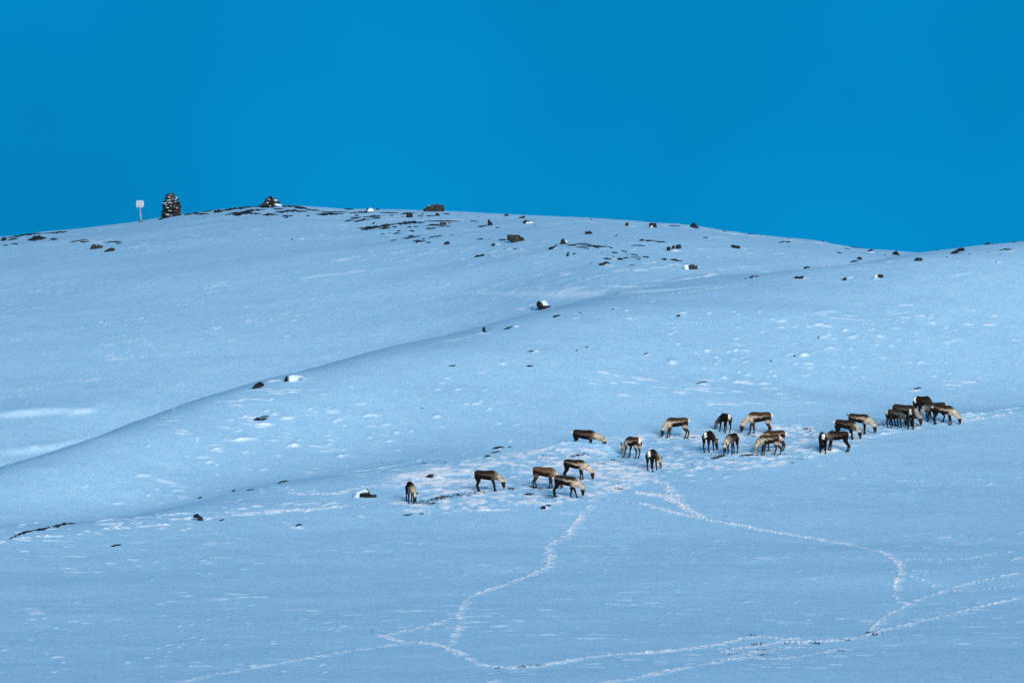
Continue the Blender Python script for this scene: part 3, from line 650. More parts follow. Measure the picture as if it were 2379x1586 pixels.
# --- the large, single-out-able boulders
boulder('C', [(1078, 240), (1085, 205), (1120, 170), (1180, 152), (1250, 146), (1310, 150), (1355, 168), (1362, 215), (1358, 244), (1250, 246), (1150, 244)],
        "largest rounded boulder standing alone on the skyline near the middle", mat=M_ROCKG)
boulder('D', [(460, 512), (462, 440), (490, 436), (560, 442), (630, 450), (680, 478), (692, 505), (682, 540), (600, 546), (545, 540), (500, 522)],
        "big square-sided grey boulder lying on the slope below the skyline boulder", mat=M_ROCKG)
boulder('C', [(848, 310), (850, 262), (900, 248), (932, 262), (938, 318), (890, 328)], "square black stone block just left of and below the skyline boulder")
boulder('D', [(188, 318), (198, 235), (212, 232), (235, 262), (262, 295), (258, 318)], "dark pointed stone standing upright like a fang on the upper slope")
boulder('C', [(1302, 432), (1305, 395), (1340, 384), (1390, 392), (1400, 430), (1350, 434)], "low brownish stone set in the dark ledge under the skyline boulder", mat=M_ROCKG)
boulder('C', [(1245, 300), (1248, 262), (1270, 262), (1300, 280), (1322, 305), (1280, 306)], "small wedge-shaped stone directly below the skyline boulder")
boulder('D', [(1192, 570), (1195, 515), (1210, 500), (1240, 502), (1250, 530), (1260, 550), (1300, 548), (1302, 572), (1240, 566)], "chunky dark stone with a notch of snow on its right shoulder",
        cap=[[(1248, 545), (1255, 515), (1285, 530), (1300, 552), (1262, 556)]])
boulder('D', [(1525, 430), (1524, 392), (1560, 390), (1620, 408), (1640, 436), (1600, 428), (1560, 422)], "flat dark slab tilting down to the right on the open slope")
boulder('D', [(1010, 640), (1022, 618), (1060, 608), (1110, 605), (1140, 575), (1148, 590), (1090, 622), (1040, 640)], "jagged dark stone above a pale drift, left of the notched stone",
        cap=[[(1045, 650), (1060, 625), (1110, 622), (1170, 640), (1120, 655)]])
boulder('D', [(1265, 735), (1280, 690), (1288, 676), (1314, 678), (1300, 700), (1315, 738), (1288, 728)], "small upright forked stone in the snow under the notched stone")
boulder('D', [(1352, 708), (1354, 686), (1390, 684), (1404, 696), (1380, 712)], "little round stone just right of the forked stone", cat='stone', name='stone')
boulder('D', [(1700, 838), (1720, 822), (1790, 812), (1850, 816), (1882, 830), (1830, 840), (1750, 846)], "long flat dark rock with a drift of snow beneath it, below the patchy ledges")
boulder('D', [(0, 726), (40, 712), (110, 704), (150, 710), (158, 738), (120, 740), (60, 734)], "flat arrow-shaped rock with a long pale snow tail to its right", cap=[[(95, 728), (108, 714), (118, 722), (112, 732)]])
boulder('D', [(243, 590), (246, 565), (272, 558), (294, 568), (294, 598), (262, 600)], "round dark stone between the arrow-shaped rock and the big square-sided boulder", cat='stone', name='stone')
boulder('D', [(188, 500), (200, 484), (232, 478), (258, 490), (240, 498), (215, 500)], "small stone with snow in its foot left of the big square-sided boulder", cat='stone', name='stone')
boulder('D', [(668, 285), (680, 255), (720, 242), (780, 255), (760, 264), (715, 262), (690, 290)], "hooked dark ledge stone above a white drift below the skyline",
        cap=[[(700, 290), (725, 264), (780, 262), (840, 290), (820, 315), (760, 300)]])
boulder('D', [(612, 212), (625, 192), (665, 186), (705, 192), (716, 218), (690, 214), (640, 206)], "arched dark stone with snow under it right on the skyline", cap=[[(625, 215), (650, 202), (690, 210), (680, 220)]])
boulder('D', [(820, 322), (838, 292), (850, 310), (870, 322)], "small dark tip of stone at the end of the hooked ledge's drift", cat='stone', name='stone')
boulder('D', [(395, 172), (430, 158), (490, 166), (470, 180), (448, 190), (425, 178)], "small winged stone on the skyline right of the fang-shaped stone", cat='stone', name='stone')
boulder('C', [(295, 245), (300, 205), (330, 188), (350, 192), (320, 208), (305, 225)], "thin dark rim of a snow-covered skyline stone, left of the middle", cap=[[(300, 245), (318, 205), (350, 195), (395, 212), (405, 235), (350, 240)]])
boulder('C', [(1352, 695), (1365, 665), (1400, 650), (1435, 655), (1446, 685), (1420, 688), (1400, 678)], "dark stone with a white spot of snow in its face, lowest of the middle group", cap=[[(1372, 692), (1385, 676), (1402, 682), (1396, 694)]])
boulder('C', [(480, 550), (500, 535), (550, 536), (535, 552), (500, 560)], "small oval stone at the left foot of the dark ledges", cat='stone', name='stone')
boulder('C', [(360, 420), (385, 395), (425, 380), (410, 398), (390, 412)], "thin slanting stone rim with a snow mound, left of the ledges", cap=[[(385, 420), (405, 400), (440, 400), (455, 418)]], cat='stone', name='stone')
boulder('C', [(1850 + 100, 618), (1975, 600), (2020, 602), (2000, 612), (1975, 622)], "small arched stone well left of the big square-sided boulder", cat='stone', name='stone')
boulder('E', [(300, 205), (318, 160), (340, 150), (355, 172), (360, 185), (335, 186)], "dark hooded stone with a snow tail on the skyline", cap=[[(325, 205), (345, 186), (370, 190), (425, 212), (380, 215)]])
boulder('E', [(628, 205), (635, 172), (670, 158), (735, 162), (752, 225), (715, 218), (690, 190), (655, 188)], "skyline boulder arched over a white snow face", cap=[[(632, 212), (655, 188), (690, 192), (715, 220), (680, 222)]])
boulder('E', [(1170, 222), (1200, 195), (1225, 165), (1255, 150), (1270, 180), (1300, 205), (1308, 232), (1240, 234)], "pyramid-shaped dark rock with a snow streak down its front, on the skyline", cap=[[(1218, 226), (1228, 190), (1248, 165), (1262, 188), (1248, 226)]])
boulder('E', [(1625, 280), (1630, 264), (1680, 264), (1688, 282), (1650, 286)], "small flat stone on the skyline right of the pyramid rock", cat='stone', name='stone')
boulder('E', [(868, 535), (872, 500), (895, 486), (925, 492), (928, 520), (910, 546), (885, 545)], "left one of two dark stones joined by a snow saddle")
boulder('E', [(985, 505), (1010, 465), (1035, 457), (1075, 470), (1068, 505), (1040, 518), (1008, 515)], "right one of two dark stones joined by a snow saddle", extra=[[(925, 490), (960, 468), (985, 470), (975, 500)]])
boulder('E', [(1738, 465), (1780, 464), (1830, 475), (1885, 492), (1885, 512), (1830, 500), (1770, 486)], "narrow dark slab tilted to the right with a bright snow end")
boulder('E', [(1082, 748), (1110, 728), (1160, 718), (1150, 732), (1110, 745)], "dark crescent rim beside the mossy boulder", cat='stone', name='stone')
boulder('E', [(1165, 755), (1190, 735), (1240, 728), (1290, 742), (1300, 765), (1288, 798), (1230, 790), (1190, 778)], "mossy olive boulder with snow on its left", mat=M_ROCKG, cap=[[(1100, 752), (1130, 732), (1175, 732), (1180, 770), (1165, 785), (1120, 770)]])
boulder('E', [(1975, 920), (2010, 890), (2080, 868), (2060, 890), (2030, 910)], "pale-backed sliver of rock slanting up to the right on the saddle slope", mat=M_ROCKG)
boulder('E', [(2192, 865), (2212, 860), (2222, 885), (2205, 885)], "tiny dark stone right of the slanting sliver of rock", cat='stone', name='stone')
boulder('F', [(1192, 234), (1215, 208), (1248, 198), (1262, 215), (1275, 232), (1230, 235)], "dark stone mound in the lowest dip of the skyline")
boulder('F', [(1390, 286), (1405, 262), (1430, 254), (1465, 258), (1475, 275), (1440, 284)], "dark humped stone right of the skyline dip")
boulder('F', [(1690, 222), (1720, 205), (1760, 190), (1790, 172), (1835, 176), (1838, 194), (1790, 202), (1745, 206), (1720, 224)], "long stepped dark rock on the right-hand rise")
boulder('F', [(1980, 145), (2010, 130), (2050, 120), (2060, 138), (2020, 146)], "dark wedge of rock on the right-hand skyline")
boulder('F', [(888, 270), (905, 252), (940, 252), (945, 262), (920, 275)], "small arched stone on the saddle above a thin ledge", cat='stone', name='stone')
boulder('F', [(344, 432), (370, 416), (430, 414), (440, 425), (405, 438)], "low dark mound of rock over a white drift, leftmost of three below the saddle")
boulder('F', [(762, 448), (780, 436), (800, 424), (812, 442), (795, 455)], "middle dark stone of the row below the saddle, leaning to the right")
boulder('F', [(1072, 425), (1085, 402), (1128, 404), (1132, 428), (1095, 433)], "dark stone with snow on its left, rightmost of the row below the saddle", cap=[[(1040, 428), (1060, 408), (1092, 402), (1085, 430)]])
boulder('F', [(1015, 442), (1030, 424), (1038, 425), (1032, 440)], "tiny dark stone left of the rightmost one in the row below the saddle", cat='stone', name='stone')
boulder('F', [(1120, 234), (1135, 220), (1155, 226), (1140, 236)], "small stone left of the mound in the skyline dip", cat='stone', name='stone')
boulder('F', [(2088, 294), (2105, 280), (2125, 284), (2120, 296)], "lone small grey stone low on the right-hand rise", mat=M_ROCKG, cat='stone', name='stone')
boulder('F', [(775, 176), (790, 166), (850, 170), (830, 180), (800, 182)], "flat dark stone on the falling skyline above a patch of snow", cat='stone', name='stone')
boulder('G', [(833, 175), (830, 140), (848, 130), (862, 140), (878, 172), (905, 180), (940, 170), (942, 182), (915, 192), (885, 196), (855, 186)],
        "black boulder with a slanting snow-covered top on the shoulder of the near slope", cap=[[(855, 140), (880, 122), (905, 132), (938, 170), (912, 184), (880, 175), (866, 150)]])
boulder('G', [(395, 376), (408, 362), (406, 335), (424, 333), (428, 355), (442, 360), (440, 372)], "boot-shaped dark rock on the near crest line")
boulder('G', [(482, 345), (488, 334), (504, 338), (500, 348)], "tiny stone right of the boot-shaped rock", cat='stone', name='stone')
boulder('A', [(822, 570), (840, 545), (868, 536), (875, 560), (900, 575), (860, 582)], "dark rock with a pale slab top on the left upper slope", cap=None, extra=[[(870, 545), (900, 540), (940, 550), (925, 570), (890, 575)]], mat=M_ROCKG)
boulder('A', [(945, 595), (980, 582), (1050, 578), (1040, 592), (1000, 606), (975, 605)], "flat dark rock just right of the pale-topped rock")
boulder('A', [(1945, 245), (1948, 226), (1990, 220), (2025, 226), (2022, 244), (1980, 252)], "dark block on the skyline between the tall cairn and the small rock pile")
boulder('A', [(5, 508), (20, 478), (45, 470), (62, 485), (55, 505), (30, 510)], "dark rounded stone on the skyline at the left edge")
boulder('H', [(1708, 156), (1735, 130), (1775, 105), (1790, 112), (1805, 125), (1805, 135), (1770, 140), (1740, 142)], "dark hooked rock on the near crest, left of the snow-covered mound")
boulder('H', [(1940, 103), (1955, 68), (1962, 62), (1966, 90), (1980, 104), (1960, 106)], "snow-covered mound with a dark pointed left end on the near crest", cap=[[(1962, 105), (1968, 70), (2000, 62), (2060, 66), (2078, 80), (2030, 95), (1990, 104)]])
boulder('H', [(1318, 1025), (1330, 1012), (1350, 1005), (1362, 1020), (1385, 1032), (1392, 1050), (1370, 1056), (1345, 1036), (1325, 1034)], "lone black angular stone in the snow left of the herd")
boulder('I', [(990, 1042), (1000, 1028), (1030, 1018), (1060, 1022), (1085, 1036), (1125, 1036), (1128, 1052), (1100, 1058), (1060, 1056), (1020, 1044)],
        "large half-buried boulder with a white snow back left of the herd", extra=[[(1018, 992), (1040, 982), (1072, 990), (1070, 1000), (1050, 998)], [(932, 1068), (945, 1045), (950, 1046), (940, 1068)]],
        cap=[[(932, 1070), (945, 1042), (975, 1012), (1020, 992), (1065, 996), (1078, 1016), (1020, 1022), (992, 1036), (980, 1060), (945, 1072)]])
boulder('R', [(342, 272), (352, 250), (380, 238), (440, 236), (412, 246), (425, 258), (380, 260), (352, 268)], "dark bird-shaped stone sliver in the snow up-slope of the leftmost reindeer", cat='stone', name='stone')
boulder('R', [(1372, 558), (1392, 538), (1420, 526), (1440, 526), (1442, 545), (1420, 555), (1395, 556)], "dark claw-shaped stone in the snow below the herd's left group", cat='stone', name='stone')
boulder('S', [(1245, 362), (1272, 336), (1294, 344), (1292, 362)], "small black stone right of the half-hidden reindeer", cat='stone', name='stone')
boulder('J', [(50, 165), (60, 140), (66, 142), (58, 165)], "thin dark edge of the half-buried boulder's left flank", cat='stone', name='stone') if False else None
boulder('I', [(1452, 364), (1465, 354), (1500, 352), (1488, 362), (1478, 366)], "small dark stone alone on the mid slope", cat='stone', name='stone')
boulder('B', [(1243, 430), (1250, 408), (1270, 402), (1288, 414), (1284, 432)], "small round stone below the skyline right of the rock pile", cat='stone', name='stone')
boulder('B', [(1040, 758), (1046, 720), (1058, 718), (1062, 758)], "small upright stone in the snow far below the rock pile", cat='stone', name='stone')

# --- small stones: (window, x, y, w, h)
SMALL = {
 "left": ("small dark stone poking out of the snow on the left upper slope", "small stones of the left upper slope",
   [('A', 2225, 520, 14, 12), ('A', 1540, 600, 26, 10), ('A', 852, 410, 10, 10), ('A', 1713, 594, 6, 6), ('B', 396, 778, 22, 14), ('A', 700, 424, 14, 5), ('A', 575, 534, 8, 5), ('B', 1606, 520, 38, 8), ('B', 1612, 496, 34, 8)]),
 "mid": ("small dark stone in the rocky scatter around the skyline boulder", "small stones around the skyline boulder",
   [('C', 788, 315, 32, 20), ('C', 554, 340, 22, 14), ('C', 835, 500, 26, 18), ('C', 622, 532, 40, 20), ('C', 570, 603, 42, 18), ('C', 1065, 276, 44, 26), ('C', 1052, 322, 34, 18), ('C', 1582, 256, 40, 18), ('C', 1540, 288, 38, 12),
    ('C', 650, 292, 56, 24), ('C', 2190, 756, 42, 20), ('C', 1468, 562, 34, 24), ('C', 1436, 402, 30, 30), ('C', 1536, 436, 24, 16), ('C', 1580, 376, 44, 18), ('C', 1660, 380, 26, 16), ('C', 1155, 517, 42, 8), ('C', 1185, 632, 12, 8),
    ('C', 1700, 650, 40, 10), ('C', 1735, 630, 18, 12), ('C', 1835, 312, 24, 16), ('C', 2062, 342, 20, 8), ('C', 2168, 410, 14, 10), ('C', 2090, 388, 22, 10), ('D', 865, 628, 32, 14), ('D', 802, 628, 34, 10), ('D', 425, 638, 40, 18), ('D', 575, 634, 84, 26),
    ('D', 1192, 634, 30, 12), ('D', 1085, 685, 40, 8), ('D', 612, 402, 36, 14), ('D', 300, 222, 20, 10), ('D', 325, 270, 24, 12), ('D', 404, 292, 12, 8), ('D', 1385, 297, 50, 14), ('D', 1320, 315, 24, 12), ('D', 1534, 333, 16, 18), ('D', 1604, 836, 24, 20),
    ('D', 1020, 214, 40, 14), ('D', 1312, 205, 40, 12), ('D', 1325, 228, 50, 8), ('D', 1608, 228, 54, 20), ('D', 1183, 250, 14, 5), ('D', 1745, 666, 12, 7), ('D', 70, 195, 28, 16)]),
 "right": ("small dark stone poking out of the snow near the falling skyline on the right", "small stones of the right upper slope",
   [('E', 1256, 308, 12, 16), ('E', 1508, 316, 18, 18), ('E', 1605, 288, 12, 8), ('E', 1885, 360, 10, 8), ('E', 1940, 382, 14, 10), ('E', 1860, 454, 44, 12), ('E', 2165, 335, 20, 18), ('E', 905, 246, 14, 6), ('E', 1430, 245, 30, 6), ('E', 1335, 232, 50, 14),
    ('E', 2325, 366, 40, 10), ('E', 230, 332, 8, 6), ('F', 68, 64, 16, 12), ('F', 168, 84, 16, 6), ('F', 304, 88, 28, 12), ('F', 312, 157, 24, 14), ('F', 230, 153, 30, 7), ('F', 370, 174, 24, 6), ('F', 565, 152, 28, 8), ('F', 555, 184, 18, 8),
    ('F', 605, 110, 26, 12), ('F', 500, 183, 30, 6), ('F', 905, 164, 34, 10), ('F', 1680, 246, 14, 14), ('F', 1702, 236, 24, 6), ('F', 1878, 222, 26, 12), ('F', 2040, 205, 32, 12), ('F', 2152, 155, 28, 10), ('F', 2150, 218, 48, 10), ('F', 2195, 168, 20, 8),
    ('F', 2085, 132, 36, 8), ('F', 1980, 258, 28, 5), ('F', 1560, 288, 10, 5), ('F', 2270, 114, 60, 8), ('F', 2345, 108, 30, 6), ('F', 1300, 243, 16, 6), ('F', 1400, 250, 16, 5), ('F', 175, 525, 6, 9), ('F', 1900, 145, 20, 5), ('F', 1760, 160, 20, 5), ('F', 1595, 180, 20, 5),
    ('F', 2125, 142, 30, 6), ('F', 2080, 215, 10, 5), ('F', 1840, 178, 18, 6), ('F', 2328, 184, 12, 5), ('F', 2180, 130, 20, 5)]),
 "near": ("small dark stone on the shoulder of the near slope above the herd", "small stones on the near slope",
   [('G', 792, 188, 26, 14), ('G', 1170, 220, 24, 14), ('G', 1215, 204, 28, 10), ('G', 1424, 192, 34, 12), ('G', 1680, 244, 20, 8), ('G', 1155, 178, 8, 5), ('G', 965, 214, 10, 6), ('G', 1117, 230, 18, 6), ('G', 458, 348, 22, 10), ('G', 292, 586, 10, 5),
    ('G', 555, 590, 28, 9), ('G', 1140, 514, 16, 18), ('G', 1112, 500, 14, 6), ('G', 1628, 658, 14, 8), ('G', 1280, 206, 14, 4), ('G', 962, 306, 16, 6), ('G', 1310, 218, 20, 6), ('K', 74, 152, 26, 12), ('K', 997, 292, 8, 22), ('K', 838, 414, 22, 14), ('K', 808, 416, 16, 6),
    ('K', 685, 448, 10, 18), ('K', 858, 414, 14, 5), ('H', 350, 298, 22, 7), ('H', 155, 302, 14, 5), ('K', 1240, 14, 10, 4), ('G', 808, 522, 22, 12)]),
 "shelf": ("tiny dark clod of earth in the trampled snow among the reindeer", "clods in the trampled snow",
   [('S', 233, 440, 18, 10), ('S', 1240, 808, 22, 8), ('S', 1368, 1028, 14, 8), ('S', 1455, 1034, 36, 16), ('S', 580, 1038, 30, 10), ('S', 188, 730, 10, 6), ('T', 2110, 482, 18, 10), ('T', 2155, 535, 40, 10), ('T', 2165, 442, 26, 8), ('W', 110, 688, 50, 8), ('W', 1062, 602, 12, 8),
    ('W', 1050, 632, 20, 6), ('W', 105, 906, 18, 8), ('R', 2140, 376, 30, 10), ('R', 1130, 378, 26, 8), ('W', 350, 608, 30, 5)]),
}
LAND = [(1008, 482, "skyline boulder"), (1198, 554, "big square-sided boulder"), (950, 499, "square black block"), (1138, 518, "fang-shaped stone"), (1312, 561, "notched stone"), (1369, 541, "tilted dark slab"),
 (1405, 611, "long flat rock"), (1114, 592, "arrow-shaped rock"), (1037, 565, "white-spotted stone"), (925, 520, "longest rugged ledge"), (870, 486, "snow-covered rim stone"), (1612, 522, "pyramid rock"), (1517, 522, "arched skyline boulder"),
 (1561, 574, "two joined stones"), (1615, 617, "mossy boulder"), (1708, 572, "narrow tilted slab"), (2080, 587, "mound in the skyline dip"), (2133, 602, "humped stone"), (2228, 580, "stepped rock"), (1855, 643, "low mound rock"), (1960, 647, "leaning stone"),
 (1262, 708, "snow-topped boulder"), (1125, 765, "boot-shaped rock"), (627, 470, "small rock pile"), (396, 478, "tall cairn"), (324, 475, "white sign"), (224, 574, "pale-topped rock"), (1355, 1012, "half-hidden reindeer"), (2320, 577, "thin stepped strip"),
 (1460, 500 + 16, "hooded skyline stone"), (1217, 517, "hooked ledge stone"), (1293, 600, "forked-stone hollow"), (1470, 602, "lower ledge cluster"), (780, 495, "lens-shaped patch"), (1870, 558, "arched strip"), (1131, 1120, "lone dark reindeer"), (1518, 1075, "lowest middle reindeer"),
 (1571, 1000, "alone-standing pale reindeer"), (1911, 1030, "reindeer seen straight from behind"), (1312, 1130, "striding grey-sided reindeer"), (2000, 990, "tail-raised reindeer"), (1790, 1035, "palest reindeer"), (1955, 560, "saddle arch stone")]
LAND = [l for l in LAND if l[2] not in ("forked-stone hollow",)]
seen = set()
for key, (lab, grp, items) in SMALL.items():
    for (w, x, y, a, b) in items:
        n = 7; ph = random.random() * 6
        P = [(x + a / 2 * math.cos(2 * PI * k / n + ph) * random.uniform(.8, 1.1), y + b / 2 * math.sin(2 * PI * k / n + ph) * random.uniform(.75, 1.1)) for k in range(n)]
        nm = 'clod' if key == 'shelf' else 'stone'
        o = rock_solid(nm, poly(w, P), M_ROCK if random.random() < .75 else M_ROCKG, refn=0, sink=0.06)
        u, v = zc(w, x, y); sc_ = ZW[w][2]; pw_, ph_ = a / sc_, b / sc_
        size = "speck-sized" if pw_ < 3 else ("small" if pw_ < 6 else "mid-sized")
        shp = "upright" if ph_ > pw_ * 1.05 else ("flat" if ph_ < pw_ * .42 else "rounded")
        best = None
        for (lu, lv, ln) in sorted(LAND, key=lambda l: math.hypot(l[0] - u, (l[1] - v) * 1.5))[:8]:
            du, dv = u - lu, v - lv; d = math.hypot(du, dv)
            ang = math.atan2(dv, du); dirn = ["right of", "below and right of", "below", "below and left of", "left of", "above and left of", "above", "above and right of"][int(round(ang / (PI / 4))) % 8]
            near = "just " if d < 22 else ("a little way " if d < 60 else "far ")
            c_ = f"{size} {shp} {nm} {near}{dirn} the {ln}"
            if c_ not in seen: best = c_; break
        if best: seen.add(best)
        setp(o, best or lab, nm, grp)

